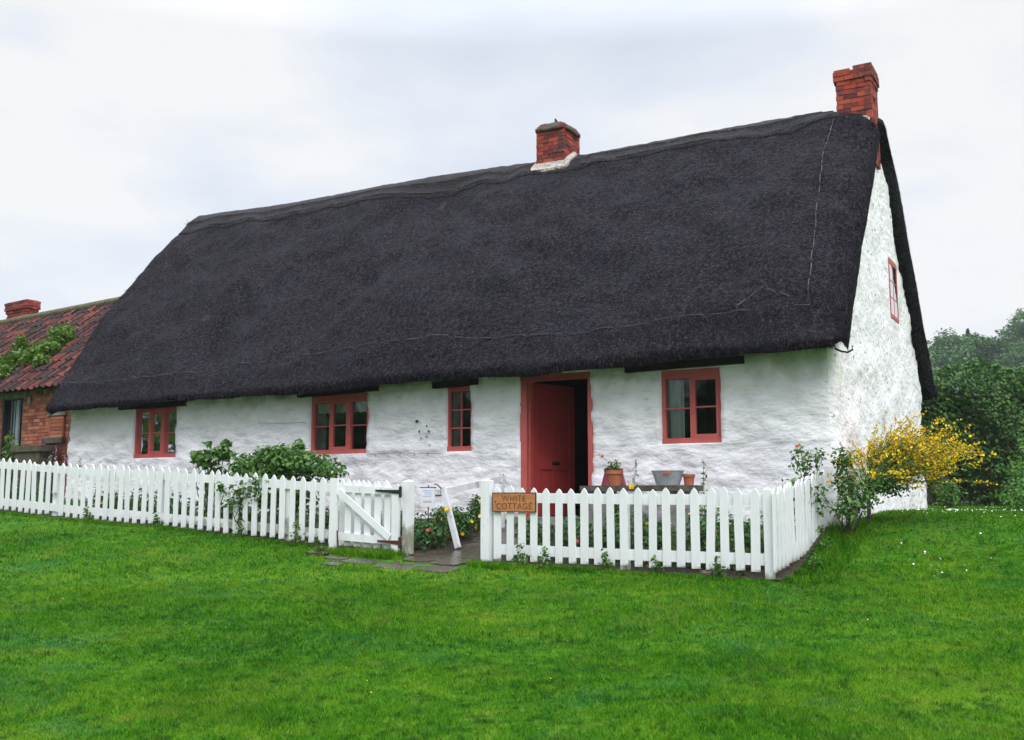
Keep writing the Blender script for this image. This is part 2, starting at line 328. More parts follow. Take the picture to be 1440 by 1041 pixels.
# path of worn slabs from the lawn through the gateway to the door
def slab(mb, t0, t1, s0, s1, jag=.05, h=.035):
    n = 22; pts = []
    for k in range(n):
        w = 2*math.pi*k/n; x, y = math.cos(w), math.sin(w); e_ = 5
        rr = (abs(x)**e_+abs(y)**e_)**(-1/e_)
        tt = (t0+t1)/2+x*rr*(t1-t0)/2+random.uniform(-jag, jag)*.5; ss = (s0+s1)/2+y*rr*(s1-s0)/2+random.uniform(-jag, jag)*.5
        pts.append((tt, ss))
    zb = max(gh(a, b) for a, b in pts)
    top = [H(a, b, gh(a, b)+h+random.uniform(-.003, .003)) for a, b in pts]; bot = [H(a, b, gh(a, b)-.05) for a, b in pts]
    c = H(np.mean([p[0] for p in pts]), np.mean([p[1] for p in pts]), gh(np.mean([p[0] for p in pts]), np.mean([p[1] for p in pts]))+h+.002)
    mb.add(top+bot+[c], [(k, (k+1) % n, 2*n) for k in range(n)]+[(k, n+k, n+(k+1) % n, (k+1) % n) for k in range(n)])
SL = [(4.22, 4.64, -2.76, -2.06), (3.80, 4.20, -2.78, -2.30), (3.80, 4.20, -2.28, -1.95), (3.82, 4.56, -1.92, -1.32), (3.80, 4.58, -1.30, -.69), (3.7, 4.55, -.67, -.10),
      (3.66, 4.12, -3.20, -2.80), (4.14, 4.72, -3.27, -2.79), (4.74, 5.24, -3.16, -2.84), (5.28, 5.62, -3.02, -2.80), (5.70, 6.02, -2.86, -2.70), (5.05, 5.32, -3.40, -3.22)]
pm = MB()
for (a, b, c_, d) in SL: slab(pm, a, b, c_, d, .035, h=.030 if c_ > -2.9 else .014)
pb_ = MB()
for (a, b, c_, d) in [(3.74, 4.66, -2.74, -.1), (3.76, 5.50, -3.10, -2.78)]: slab(pb_, a, b, c_, d, .03, h=.018 if c_ > -2.9 else .004)
pm.v += [tuple(x) for x in []]; o_ = len(pm.v); pm.v += pb_.v; pm.f += [tuple(i+o_ for i in f) for f in pb_.f]; pm.r += pb_.r
tag(pm.build('path', M['slab']), kind='structure')

def on_slab(T, Q):
    r = np.zeros(T.shape, bool)
    for (a, b, c_, d) in [(3.70, 4.70, -2.84, 0), (3.85, 5.45, -3.08, -2.80)]+[(a+.0, b, c_, d) for a, b, c_, d in SL if c_ < -2.79 and a > 3.6]:
        w1 = .035*np.sin(T*23+Q*9)+.02*np.sin(T*51)+.03; w2 = .03*np.sin(Q*31+T*7)+.03
        r |= (T > a+w1*.6) & (T < b-w1) & (Q > c_+w2) & (Q < d-w2*.3)
    return r

# grass blades
def blades(n, y0, y1, xm, h, w, extra=None, k=.62, off=1.2):
    y = y0+(y1-y0)*rng.random(n)**.85 if extra is None else extra[1]; x = (rng.random(n)*2-1)*(k*y+off)+xm if extra is None else extra[0]
    T, Q = hf(x, y)
    ok = ~on_slab(T, Q) & ~((T > .1) & (Q > -2.315+.02*np.sin(T*9)+.015*np.sin(T*27)) & (Q < 7.0)) & ~((T > -.05) & (T <= .1) & (Q > -.05) & (Q < 7)) & ~((T > 14.7) & (Q > -1))
    x, y = x[ok], y[ok]; n = len(x); z = gxy(x, y)
    base = np.stack([x, y, z-.004], -1); a = rng.random(n)*2*np.pi
    hh = h*(.45+.9*rng.random(n)); pat = np.array([0.0]*n)
    hh *= .75+.5*(.5+.5*np.sin(x*2.3+1.7*np.sin(y*1.9))*np.cos(y*2.1+np.sin(x*1.3)))
    side = np.stack([np.cos(a), np.sin(a), 0*a], -1)*(w*(.6+.7*rng.random(n)))[:, None]/2
    ln = rng.random(n)*2*np.pi; lean = np.stack([np.cos(ln), np.sin(ln), 0*ln], -1)*(hh*(.25+.75*rng.random(n)))[:, None]
    mid = base+lean*.35+np.array([0, 0, 1])*(hh*.55)[:, None]; tip = base+lean+np.array([0, 0, 1])*(hh*.88)[:, None]
    v = np.stack([base-side, base+side, mid+side*.8, mid-side*.8, tip], 1).reshape(-1, 3)
    o = np.arange(n)[:, None]*5
    f = np.concatenate([o+[0, 1, 2], o+[0, 2, 3], o+[3, 2, 4]], 1).reshape(-1, 3)
    return v, f, np.repeat(rng.random(n), 3)
parts = [blades(230000, 4.4, 7.5, 0, .030, .0048), blades(170000, 7.5, 11, 0, .033, .0075), blades(90000, 11, 15, 0, .038, .012), blades(60000, 15, 24, 0, .04, .018)]
# longer uncut tufts along the fence foot and round the slabs
def fringe(n, t0, t1, s0, s1, h):
    T = t0+(t1-t0)*rng.random(n); Q = s0+(s1-s0)*rng.random(n)
    p = HA(np.stack([T, Q, 0*T], -1)); return blades(n, 0, 0, 0, h, .009, extra=(p[:, 0], p[:, 1]))
parts += [fringe(7000, 4.8, 15, -2.50, -2.31, .055), fringe(4000, .2, 3.7, -2.52, -2.31, .055), fringe(2500, -.35, .1, -2.4, 0, .10), fringe(2400, 4.75, 6.0, -2.78, -2.4, .085), fringe(1600, 3.1, 3.8, -2.7, -2.35, .085)]
vs, fs, rs, o_ = [], [], [], 0
for v, f, r in parts: vs.append(v); fs.append(f+o_); rs.append(r); o_ += len(v)
tag(mesh_np('grass', np.concatenate(vs), np.concatenate(fs), M['blade'], rnd=np.concatenate(rs)), 'short wet green lawn grass with longer tufts at the fence foot', 'grass', kind='stuff')

# ---------------------------------------------------------------- foliage helpers
def leaves(P, size, jit=.4, up=.3, asp=.55, out=None):
    """many small folded leaves at the points P"""
    n = len(P); P = np.asarray(P, float)
    nr = rng.normal(size=(n, 3)); nr[:, 2] = np.abs(nr[:, 2])*(1-up)+up*1.5
    if out is not None: nr += out*1.2
    nr /= np.linalg.norm(nr, axis=1, keepdims=True)
    a = rng.normal(size=(n, 3)); a -= nr*(a*nr).sum(1, keepdims=True); a /= np.linalg.norm(a, axis=1, keepdims=True); b = np.cross(nr, a)
    sz = size*(1-jit+2*jit*rng.random(n))[:, None]
    tipv = P+a*sz; ba = P-a*sz*.8
    l = P+b*sz*asp+nr*sz*.22; r = P-b*sz*asp+nr*sz*.22
    v = np.stack([ba, l, tipv, r], 1).reshape(-1, 3); o = np.arange(n)[:, None]*4
    f = np.concatenate([o+[0, 1, 2], o+[0, 2, 3]], 1).reshape(-1, 3)
    return v, f, np.repeat(rng.random(n), 2)
def blob_pts(ells, n, shell=.55, clump=None):
    ells = np.array(ells, float); vol = ells[:, 3]*ells[:, 4]*ells[:, 5]; pk = rng.choice(len(ells), n, p=vol**.75/(vol**.75).sum())
    d = rng.normal(size=(n, 3)); d /= np.linalg.norm(d, axis=1, keepdims=True); r = (shell+(1-shell)*rng.random(n))[:, None]
    lump = 1+.16*np.sin(d[:, :1]*7+pk[:, None])*np.cos(d[:, 1:2]*6+2*pk[:, None])+.10*np.sin(d[:, 2:3]*11+pk[:, None])
    e_ = ells[pk]; return e_[:, :3]+d*r*lump*e_[:, 3:6], d
def shrub(name, label, cat, ells, n, size, m='leaf', base=None, stems=6, flowers=None, group=None, shell=.45, stemr=.008, leafname='foliage', stemmat='bark'):
    ells = np.array(ells, float)
    base = np.array(base if base is not None else (ells[:, 0].mean(), ells[:, 1].mean(), float(gxy(ells[:, 0].mean(), ells[:, 1].mean()))))
    root = thing(name, base, label, cat, group)
    P, d = blob_pts(ells, n, shell); P[:, 2] = np.maximum(P[:, 2], base[2]+.01)
    v, f, r = leaves(P, size, out=d*.6); mesh_np(leafname, v, f, M[m], root, r)
    sb = MB()
    for k in range(stems):
        e_ = ells[k % len(ells)]; tip = e_[:3]+rng.normal(size=3)*e_[3:6]*.35; mid = (base+tip)/2+rng.normal(size=3)*.06
        b0 = base+np.array([rng.normal()*.03, rng.normal()*.03, -.02])
        sb.tube([b0, mid, tip], [stemr, stemr*.8, stemr*.4], 5)
    sb.build('stem', M[stemmat], root)
    if flowers:
        nf, fsz, fm = flowers
        P, d = blob_pts(ells, nf, .95)
        for p, dd in zip(P, d):
            p = p+dd*.02
            fb = MB(); flower(fb, p, fsz, dd+np.array([0, 0, .5])); fb.build('flower', M[fm], root)
    return root
def flower(mb, p, r, nrm, petals=5):
    nrm = nrm/np.linalg.norm(nrm); a = np.cross(nrm, (0.3, .2, 1.)); a /= np.linalg.norm(a); b = np.cross(nrm, a)
    vs = [p-nrm*r*.25]; fs = []
    n = petals*2
    for k in range(n):
        w = 2*math.pi*k/n; rr = r*(1 if k % 2 == 0 else .72); vs.append(p+(a*math.cos(w)+b*math.sin(w))*rr+nrm*r*.25)
    fs = [(0, 1+k, 1+(k+1) % n) for k in range(n)]
    mb.add(vs, fs)

# ================================================================= COTTAGE
WID, LEN = 7.0, 14.80
cot = thing('cottage', H(LEN/2, WID/2, 1.3), 'long white limewashed cottage with black thatched roof, red windows and open red door', 'cottage')
def ridge_z(t): return 7.84+.020*t+.03*math.sin(t*.9)
def eave_z(t): return 3.350-.012*t+.012*math.sin(t*1.3)
RS = WID/2
def smooth(a, b, x): x = max(0., min(1., (x-a)/(b-a))); return x*x*(3-2*x)
# outer path, p in -1..1: -1 front lip, 0 ridge, +1 back lip
def path(t, p):
    """p 0..1 from the ridge to the eave lip; returns s-distance from ridge and z"""
    R, E = ridge_z(t), eave_z(t)
    halfw = RS+.47
    if p < .93:
        q = p/.93
        x = halfw*q; z = R+(E+.15-R)*q
        z += .17*math.sin(math.pi*q)*(.6+.5*q) - .10*math.exp(-(q/.05)**2)
        return x, z
    w = (p-.93)/.07*math.radians(125); r0 = .060
    # quarter-round lip: starts tangent to the slope, ends underneath
    b0 = math.radians(42)
    return halfw-r0*math.sin(b0)+r0*math.sin(b0+w), E+.15-r0*math.cos(b0)*1.3+r0*1.3*math.cos(b0+w)
TL = [(0, 15.38), (.25, 15.5), (.5, 15.42), (.75, 15.25), (1., 14.78)]
def tl(p): return float(np.interp(p, [a for a, b in TL], [b for a, b in TL]))
TR = -.24
def tr(p, side): return float(np.interp(p, [0, .045, .11, .4, 1], [.30, .16, -.13, -.20, -.22])) if side < 0 else float(np.interp(p, [0, .03, 1], [.30, -.16, -.25]))
def roofpt(tt, p, side=-1, off=0.):
    """tt 0..1 along the roof, p 0..1 ridge to lip, side -1 front +1 back"""
    t0, t1 = tr(p, side), tl(p)
    t = t0+(t1-t0)*tt
    x, z = path(t, p); x2, z2 = path(t, min(1, p+.01)); x1, z1 = path(t, max(0, p-.01))
    dx, dz = x2-x1, z2-z1; L = math.hypot(dx, dz)+1e-9; nx, nz_ = -dz/L, dx/L
    if p == 0: nx, nz_ = 0, 1
    # verge rounding
    d = min(t-t0, t1-t); rr = .26
    drop = rr-math.sqrt(max(0, rr*rr-max(0, rr-d)**2)) if d < rr else 0
    q = Vector((t*.55, p*2.2*side, 3.1))
    dsp = .12*noise.noise(q)+.115*noise.noise(Vector((t*1.25+p*3.5, p*5.5+side*9, .7)))+.055*noise.noise(Vector((t*2.6+p*4, p*12, 5.)))+.016*noise.noise(Vector((t*11, p*60, 9.)))
    # old repair seam running down from the middle stack
    if side < 0: dsp += .10*smooth(-.35, .25, (6.1+p*3.2)-t)-.035 + .02*math.exp(-((t-(6.2+p*3.2))/.25)**2)
    dsp *= (smooth(0, .12, p)*.9+.1)*(1-.65*smooth(.78, .94, p))
    o = off-drop+dsp
    s = RS+side*(x+nx*o)
    return H(t, s, z+nz_*o), t
def dirs(tt, p, side):
    a, _ = roofpt(tt, max(0, p-.01), side); b, _ = roofpt(tt, min(1, p+.01), side); c, _ = roofpt(min(1, tt+.004), p, side); e_, _ = roofpt(max(0, tt-.004), p, side)
    dn = (b-a)/np.linalg.norm(b-a); al = (c-e_)/np.linalg.norm(c-e_); n_ = np.cross(al, dn); n_ /= np.linalg.norm(n_)
    if side < 0: n_ = -n_ if n_[2] < 0 and p < .9 else n_
    if np.dot(n_, np.array([0, 0, 1])+V*side*.8) < 0: n_ = -n_
    return dn, al, n_
def thatch():
    # tt samples dense at the verges
    tts = np.concatenate([np.linspace(0, .018, 9)[:-1], np.linspace(.018, .982, 210), np.linspace(.982, 1, 9)[1:]])
    ps = np.concatenate([np.linspace(0, .93, 95)[:-1], np.linspace(.93, 1, 12)])
    rows = []
    for side in (-1, 1):
        seq = ps[::-1] if side < 0 else ps[1:]
        for p in seq: rows.append([roofpt(a, p, side)[0] for a in tts])
    # under side, from the back lip home to the front lip
    inner = []
    for side, seq in ((1, (1, .7, .4, .0)), (-1, (.4, .7, 1))):
        for q in seq:
            r_ = []
            for a in tts:
                p = .95 if q == 1 else q
                t0_ = (.05 if q < .1 else -.10); t = t0_+(tl(p)-t0_-.04)*a; R, E = ridge_z(t), eave_z(t)
                x = (RS-.12)*q; z = (R-.50)+(E+.20-(R-.50))*q
                r_.append(H(t, RS+side*x, z))
            inner.append(r_)
    rows += inner; rows.append(rows[0])
    A = np.array(rows); nr, nc = A.shape[:2]; v = A.reshape(-1, 3); i = (np.arange(nr-1)[:, None]*nc+np.arange(nc-1)[None]).ravel()
    f = [tuple(q) for q in np.stack([i, i+1, i+nc+1, i+nc], -1)]
    # verge end faces: join outer rows to inner rows
    no = len(rows)-1-len(inner)
    for c_ in (0, nc-1):
        idx = [r*nc+c_ for r in range(no)]
        inn = [(no+k)*nc+c_ for k in range(len(inner))][::-1]      # front..ridge..back order
        m_ = len(inn)
        for k in range(no-1):
            a = min(m_-1, round(k/(no-1)*(m_-1))); b = min(m_-1, round((k+1)/(no-1)*(m_-1)))
            f.append((idx[k], idx[k+1], inn[b]) if a == b else (idx[k], idx[k+1], inn[b], inn[a]))
    return mesh_np('roof', v, f, M['thatch'], cot, smooth=True)
roof = thatch()
def reeds(n):
    P, D, W_ = [], [], []
    for k in range(n):
        q = random.random()
        if q < .60: tt, p = random.random(), random.random()**.9*.9
        elif q < .84: tt, p = random.random(), .86+.12*random.random()
        elif q < .96: tt, p = random.random()**2*.02, random.random()
        else: tt, p = 1-random.random()**2*.02, random.random()
        side = -1 if q < .84 or random.random() < .5 else 1
        pt, t = roofpt(tt, p, side); key = (round(tt*60), round(p*25), side)
        if key not in _dc: _dc[key] = dirs(key[0]/60, key[1]/25, side)
        dn, al, nn = _dc[key]
        if tt < .02: nn = nn-U*.5
        if tt > .98: nn = nn+U*.5
        d = dn+al*random.gauss(0, .30)+nn*random.uniform(.03, .24); d = d/np.linalg.norm(d)
        P.append(pt); D.append(d*random.uniform(.035, .10)); W_.append(al*random.uniform(.0035, .008))
    P, D, W_ = map(np.array, (P, D, W_))
    v = np.stack([P-W_, P+W_, P+D], 1).reshape(-1, 3); f = np.arange(len(v)).reshape(-1, 3)
    return v, f, rng.random(n)
_dc = {}
v, f, r = reeds(52000)
mesh_np('reed_ends', v, f, M['straw'], roof, r)
# ridge cap: wrap-over course with two rows of rods
def ridge_cap():
    rows = []
    prof = [(-1, .118, -.03), (-1, .115, .020), (-1, .095, .035), (-1, .06, .040), (-1, .058, .055), (-1, .03, .055), (-1, .012, .05), (1, .0, .05), (1, .015, .05), (1, .04, .05), (1, .08, .04), (1, .112, .03), (1, .115, -.03)]
    tts = np.linspace(0.030, .992, 270)
    for side, p, off in prof:
        rows.append([roofpt(a, max(0, p*(1+.06*noise.noise(Vector((a*40, 0, 0))))), side, off+.014*noise.noise(Vector((a*90, p*30, side))))[0] for a in tts])
    A = np.array(rows); nr, nc = A.shape[:2]; i = (np.arange(nr-1)[:, None]*nc+np.arange(nc-1)[None]).ravel()
    return mesh_np('ridge_cap', A.reshape(-1, 3), np.stack([i, i+1, i+nc+1, i+nc], -1), M['ridge'], roof, smooth=True)
ridge_cap()
def rodline(pts, dash=.30, gap=.05, rad=.009, wob=.006):
    rods = MB(); pts = [np.array(p) for p in pts]
    seg = [np.linalg.norm(b-a) for a, b in zip(pts, pts[1:])]; cum = np.concatenate([[0], np.cumsum(seg)]); L = cum[-1]; x = 0
    pp, rr = [], []
    at_ = lambda w: np.array([np.interp(min(L, w), cum, [p[k] for p in pts]) for k in range(3)])
    while x < L-.05:
        d = dash*random.uniform(.5, 1.5); on = random.random() > .12; j = rng.normal(size=3)*wob
        for w in (x, x+d/2, x+d): pp.append(at_(w)+j); rr.append(rad*random.uniform(.7, 1.1) if on else .002)
        for w in (x+d+.01, x+d+gap): pp.append(at_(w)-np.array([0, 0, .03])); rr.append(.002)
        x += d+gap*random.uniform(1.2, 2)
    rods.tube(pp, rr, 5)
    rods.build('stitching', M['rod'], roof)
def surf(ttps, side=-1, off=.02): return [roofpt(a, p, side, off)[0] for a, p in ttps]
rodline(surf([(a, .052) for a in np.linspace(.04, .99, 120)], off=.062), .8, .03, .010)
rodline(surf([(a, .100) for a in np.linspace(.04, .99, 120)], off=.042), .8, .03, .010)
rodline(surf([(a, .845+.012*math.sin(a*9)) for a in np.linspace(.03, .97, 160)], off=.028), .32, .08, .008)
rodline(surf([(.037+.006*math.sin(p*5), p) for p in np.linspace(.12, .83, 60)], off=.03), .16, .045, .008)
rodline(surf([(.047, .83), (.07, .80), (.09, .845)], off=.03), .2, .05, .008)

# walls: one shell round the plan with rounded corners, openings cut, rough hand-thrown surface
RC = .16
per = [('f', LEN-2*RC), ('c', RC*math.pi/2), ('g', WID-2*RC), ('c', RC*math.pi/2), ('b', LEN-2*RC), ('c', RC*math.pi/2), ('l', WID-2*RC), ('c', RC*math.pi/2)]
PER = sum(x for _, x in per); A_G = LEN-2*RC+RC*math.pi/2
def plan(a):
    """perimeter position -> t, s, nt, ns ; a=0 at the left end of the front, going right, then up the gable"""
    corners = [(LEN, RC, -1, 0)]
    x = a
    if x < LEN-2*RC: return LEN-RC-x, 0., 0., -1.
    x -= LEN-2*RC
    if x < RC*math.pi/2: w = x/RC; return RC-RC*math.sin(w), RC-RC*math.cos(w), -math.sin(w), -math.cos(w)
    x -= RC*math.pi/2
    if x < WID-2*RC: return 0., RC+x, -1., 0.
    x -= WID-2*RC
    if x < RC*math.pi/2: w = x/RC; return RC-RC*math.cos(w), WID-RC+RC*math.sin(w), -math.cos(w), math.sin(w)
    x -= RC*math.pi/2
    if x < LEN-2*RC: return RC+x, WID, 0., 1.
    x -= LEN-2*RC
    if x < RC*math.pi/2: w = x/RC; return LEN-RC+RC*math.sin(w), WID-RC+RC*math.cos(w), math.sin(w), math.cos(w)
    x -= RC*math.pi/2
    if x < WID-2*RC: return LEN, WID-RC-x, 1., 0.
    x -= WID-2*RC
    w = min(x/RC, math.pi/2); return LEN-RC+RC*math.cos(w), RC-RC*math.sin(w), math.cos(w), -math.sin(w)
def a_of_t(t): return LEN-RC-t
def a_of_s(s): return A_G+s-RC
def top_z(t, s):
    q = abs(s-RS)/RS
    zr = ridge_z(t)-.28; ze = eave_z(t)+.30
    return zr+(ze-zr)*q if (t < .2 or t > LEN-.2) else ze
def disp(a, z, nt_, ns_):
    gab = 1. if nt_ < -.7 else 0.
    fr_ = noise.noise(Vector((a*1.3, z*2.2, 0)))*.038
    st = noise.noise(Vector((a*3.6, z*8.0, 4)))*.040+noise.noise(Vector((a*8, z*15, 8)))*.016
    pb = noise.noise(Vector((a*8, z*8, 2)))*.015+abs(noise.noise(Vector((a*17, z*17, 5))))*-.020
    if gab and GW0-.12 < a < GW1+.12 and 4.32 < z < 5.5: return .005
    return fr_+st*(1-gab)+(pb+.4*st)*gab-.03*smooth(2.2, 1.2, z)*-1
GW0, GW1 = a_of_s(4.02), a_of_s(4.72)
OPEN = []   # (a0,a1,z0,z1)
WIN = [('w1', 11.66, 12.80, 2.285, 3.215), ('w2', 7.30, 8.50, 2.265, 3.225), ('w3', 5.345, 5.785, 2.26, 3.23), ('w4', 1.47, 2.31, 2.285, 3.26)]
for _, t0, t1, z0, z1 in WIN: OPEN.append((a_of_t(t1), a_of_t(t0), z0, z1+.02))
OPEN.append((a_of_t(4.485), a_of_t(3.345), .9, 3.335))
GW = (4.02, 4.72, 4.44, 5.38); OPEN.append((a_of_s(GW[0]), a_of_s(GW[1]), GW[2], GW[3]))
def walls():
    def snap(lo, hi, step, marks):
        m_ = sorted(set([lo, hi]+[x for x in marks if lo < x < hi])); outp = []
        for a, b in zip(m_, m_[1:]):
            n = max(1, int(round((b-a)/step))); outp += list(np.linspace(a, b, n+1)[:-1])
        return np.array(outp+[hi])
    vis_end = A_G+WID-RC
    As = np.concatenate([snap(0, vis_end, .065, [o[0] for o in OPEN]+[o[1] for o in OPEN]), np.linspace(vis_end, PER, 60)[1:]])
    Zs = snap(.5, 7.7, .065, [o[2] for o in OPEN]+[o[3] for o in OPEN])
    verts = {}; V_ = []; F = []; G = []
    def vid(i, j):
        if (i, j) in verts: return verts[(i, j)]
        a, z = As[i], Zs[j]; t, s, nt_, ns_ = plan(a); z = min(z, top_z(t, s))
        d = disp(a, z, nt_, ns_)+.02
        V_.append(H(t+nt_*d, s+ns_*d, z)); verts[(i, j)] = len(V_)-1; return len(V_)-1
    for i in range(len(As)-1):
        am = (As[i]+As[i+1])/2; t, s, nt_, _ = plan(am); tz = max(top_z(*plan(As[i])[:2]), top_z(*plan(As[i+1])[:2]))
        for j in range(len(Zs)-1):
            zm = (Zs[j]+Zs[j+1])/2
            if Zs[j] >= tz: break
            if any(o[0] < am < o[1] and o[2] < zm < o[3] for o in OPEN): continue
            F.append((vid(i, j), vid(i+1, j), vid(i+1, j+1), vid(i, j+1))); G.append(1 if nt_ < -.5 else 0)
    # reveals
    for o in OPEN:
        ia = [i for i, a in enumerate(As) if o[0]-1e-6 <= a <= o[1]+1e-6]; jz = [j for j, z in enumerate(Zs) if o[2]-1e-6 <= z <= o[3]+1e-6]
        loop = [(i, jz[0]) for i in ia]+[(ia[-1], j) for j in jz[1:]]+[(i, jz[-1]) for i in ia[::-1][1:]]+[(ia[0], j) for j in jz[::-1][1:-1]]
        back = []
        for (i, j) in loop:
            t, s, nt_, ns_ = plan(As[i]); V_.append(H(t-nt_*.40, s-ns_*.40, Zs[j])); back.append(len(V_)-1)
        n = len(loop)
        for k in range(n):
            F.append((vid(*loop[k]), vid(*loop[(k+1) % n]), back[(k+1) % n], back[k])); G.append(0)
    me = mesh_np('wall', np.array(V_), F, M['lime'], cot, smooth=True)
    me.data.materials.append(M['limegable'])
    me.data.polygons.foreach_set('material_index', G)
    bm = bmesh.new(); bm.from_mesh(me.data); bmesh.ops.dissolve_degenerate(bm, dist=1e-4, edges=bm.edges); bmesh.ops.recalc_face_normals(bm, faces=bm.faces); bm.to_mesh(me.data); bm.free()
    return me
wall = walls()
# inner faces of the rooms and floor, a near-black lining added to dim the windows
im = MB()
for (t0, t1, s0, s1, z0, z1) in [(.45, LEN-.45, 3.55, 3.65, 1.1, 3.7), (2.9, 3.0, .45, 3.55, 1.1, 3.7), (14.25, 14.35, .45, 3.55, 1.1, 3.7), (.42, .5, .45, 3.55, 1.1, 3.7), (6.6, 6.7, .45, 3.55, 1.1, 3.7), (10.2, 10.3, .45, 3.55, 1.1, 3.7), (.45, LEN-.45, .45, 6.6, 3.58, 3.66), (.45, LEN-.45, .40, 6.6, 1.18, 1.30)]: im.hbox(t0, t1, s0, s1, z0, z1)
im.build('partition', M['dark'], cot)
# coarse black stub of plaster knocked out beside the narrow window
for (t, z, a, b) in [(t, z, a*.72, b*.72) for t, z, a, b in [(6.32, 2.74, .035, .028), (6.13, 2.66, .018, .02), (6.27, 2.58, .014, .025), (6.10, 2.58, .018, .02), (6.24, 2.48, .022, .012), (6.14, 2.49, .02, .014), (6.08, 2.36, .008, .012), (5.98, 2.86, .008, .01)]]:
    pk = MB(); n = 9; pts = [H(t+a*math.cos(w)*random.uniform(.5, 1.2), -.047, z+b*math.sin(w)*random.uniform(.6, 1.1)) for w in np.linspace(0, 2*math.pi, n, endpoint=False)]
    bk = [p+V*.03 for p in pts]; pk.add(pts+bk, [tuple(range(n))]+[(k, (k+1) % n, n+(k+1) % n, n+k) for k in range(n)]); pk.build('plaster_hole', M['soil'], wall)

# windows ---------------------------------------------------------------
def fbox(mb, kind, a0, a1, d0, d1, z0, z1):
    """a along the wall, d depth outwards(+)"""
    if kind == 'f': mb.hbox(a0, a1, -d1, -d0, z0, z1)
    else: mb.box(H(-(d0+d1)/2, (a0+a1)/2, (z0+z1)/2), U*(d1-d0)/2, V*(a1-a0)/2, (0, 0, (z1-z0)/2))
def window(kind, a0, a1, z0, z1, lights, rows, label, fw=.055, dep=-.055, fb=.075, ft=.085, sash=None, bars=.018, lint=None, flat=False):
    D0, D1, D2, D3 = (dep+.004, dep+.008, -.001, .003) if flat else (dep+.03, dep+.045, -.03, .022)
    fr = MB()
    A, B = a0-.012, a1+.012
    fbox(fr, kind, A, A+fw, dep-.06, D0, z0+fb, z1-ft); fbox(fr, kind, B-fw, B, dep-.06, D0, z0+fb, z1-ft)
    fbox(fr, kind, A, B, dep-.06, D1, z0-.01, z0+fb); fbox(fr, kind, A, B, dep-.06, D0+.002, z1-ft, z1+.03)
    n = len(lights); wsum = sum(lights); inner = (B-A-2*fw-.045*(n-1)); x = A+fw; cells = []
    for k, l in enumerate(lights):
        w = inner*l/wsum; cells.append((x, x+w)); x += w
        if k < n-1: fbox(fr, kind, x, x+.045, dep-.06, dep+.03, z0+fb, z1-ft); x += .045
    o = fr.build('window', M['red'], cot); 
    gp = MB()
    for k, (c0, c1) in enumerate(cells):
        zz0, zz1 = z0+fb, z1-ft; proud = sash and k in sash
        if proud:
            sm = MB(); q = .032
            fbox(sm, kind, c0+.001, c0+q, dep-.03, dep+.037, zz0+.001, zz1-.001); fbox(sm, kind, c1-q, c1-.001, dep-.03, dep+.037, zz0+.001, zz1-.001)
            fbox(sm, kind, c0+q, c1-q, dep-.03, dep+.037, zz0+.001, zz0+q+.015); fbox(sm, kind, c0+q, c1-q, dep-.03, dep+.037, zz1-q, zz1-.001)
            sm.build('sash', M['red'], o); c0 += q; c1 -= q; zz0 += q+.015; zz1 -= q
        gd = dep+(.0 if proud else D2)
        bm_ = MB()
        for j in range(1, rows[1]): zc = zz0+(zz1-zz0)*j/rows[1]; fbox(bm_, kind, c0, c1, gd-.012, gd+D3, zc-bars/2, zc+bars/2)
        for j in range(1, rows[0]): ac = c0+(c1-c0)*j/rows[0]; fbox(bm_, kind, ac-bars/2, ac+bars/2, gd-.011, gd+D3+.001, zz0, zz1)
        if bm_.v: bm_.build('glazing_bar', M['red'], o)
        fbox(gp, kind, c0, c1, gd-.003, gd, zz0, zz1)
    gp.build('pane', M['glass'], o)
    if lint:
        lb = MB(); l0, l1, h0, h1, tilt = lint; c = H((l0+l1)/2, -.02, (h0+h1)/2)
        lb.box(c, U*(l1-l0)/2+np.array([0, 0, tilt]), V*.08, (0, 0, (h1-h0)/2)); lb.build('lintel', M['darkwood'], o)
    if label: o['label'] = label
    return o
window('f', 11.66, 12.80, 2.285, 3.215, [1, 1, 1], (1, 2), 'three-light red window at the left end', sash=[1], lint=(11.40, 13.16, 3.20, 3.30, -.0))
window('f', 7.30, 8.50, 2.265, 3.225, [1, 1, 1], (1, 2), 'three-light red window behind the climbing rose', sash=[1], ft=.11, lint=(7.08, 8.72, 3.235, 3.345, -.015))
window('f', 5.345, 5.785, 2.26, 3.23, [1], (2, 3), 'narrow six-pane red window', fw=.042, fb=.075, ft=.06, bars=.020, lint=(5.22, 6.00, 3.235, 3.33, -.01))
window('f', 1.47, 2.31, 2.285, 3.26, [1, 1], (1, 2), 'two-light red window right of the door', sash=[0], fw=.060, ft=.10, lint=(1.14, 2.80, 3.285, 3.385, -.012))
window('g', *GW, [1], (2, 3), 'small red attic window in the gable', fw=.05, dep=.030, fb=.05, ft=.05, bars=.016, flat=True)
# door -------------------------------------------------------------------
df = MB()
df.hbox(4.385, 4.495, -.015, .12, 1.25, 3.25); df.hbox(3.335, 3.405, -.015, .12, 1.25, 3.25); df.hbox(3.335, 4.495, -.02, .12, 3.25, 3.36)
df.hbox(4.352, 4.384, .04, .13, 1.25, 3.249)
df.build('door_frame', M['red'], cot)
st = MB(); st.hbox(3.30, 4.53, -.30, .2, 1.12, 1.30); st.build('doorstep', M['stone'], cot)
th = math.radians(73); hd = -U*math.cos(th)+V*math.sin(th); hn = np.cross(hd, (0, 0, 1.)); hn = hn if np.dot(hn, V) < 0 else -hn
hp0 = H(4.365, .135, 0); DW = .86
def dbox(mb, x0, x1, y0, y1, z0, z1): mb.box(hp0+hd*(x0+x1)/2+hn*(y0+y1)/2+np.array([0, 0, (z0+z1)/2]), hd*(x1-x0)/2, hn*(y1-y0)/2, (0, 0, (z1-z0)/2))
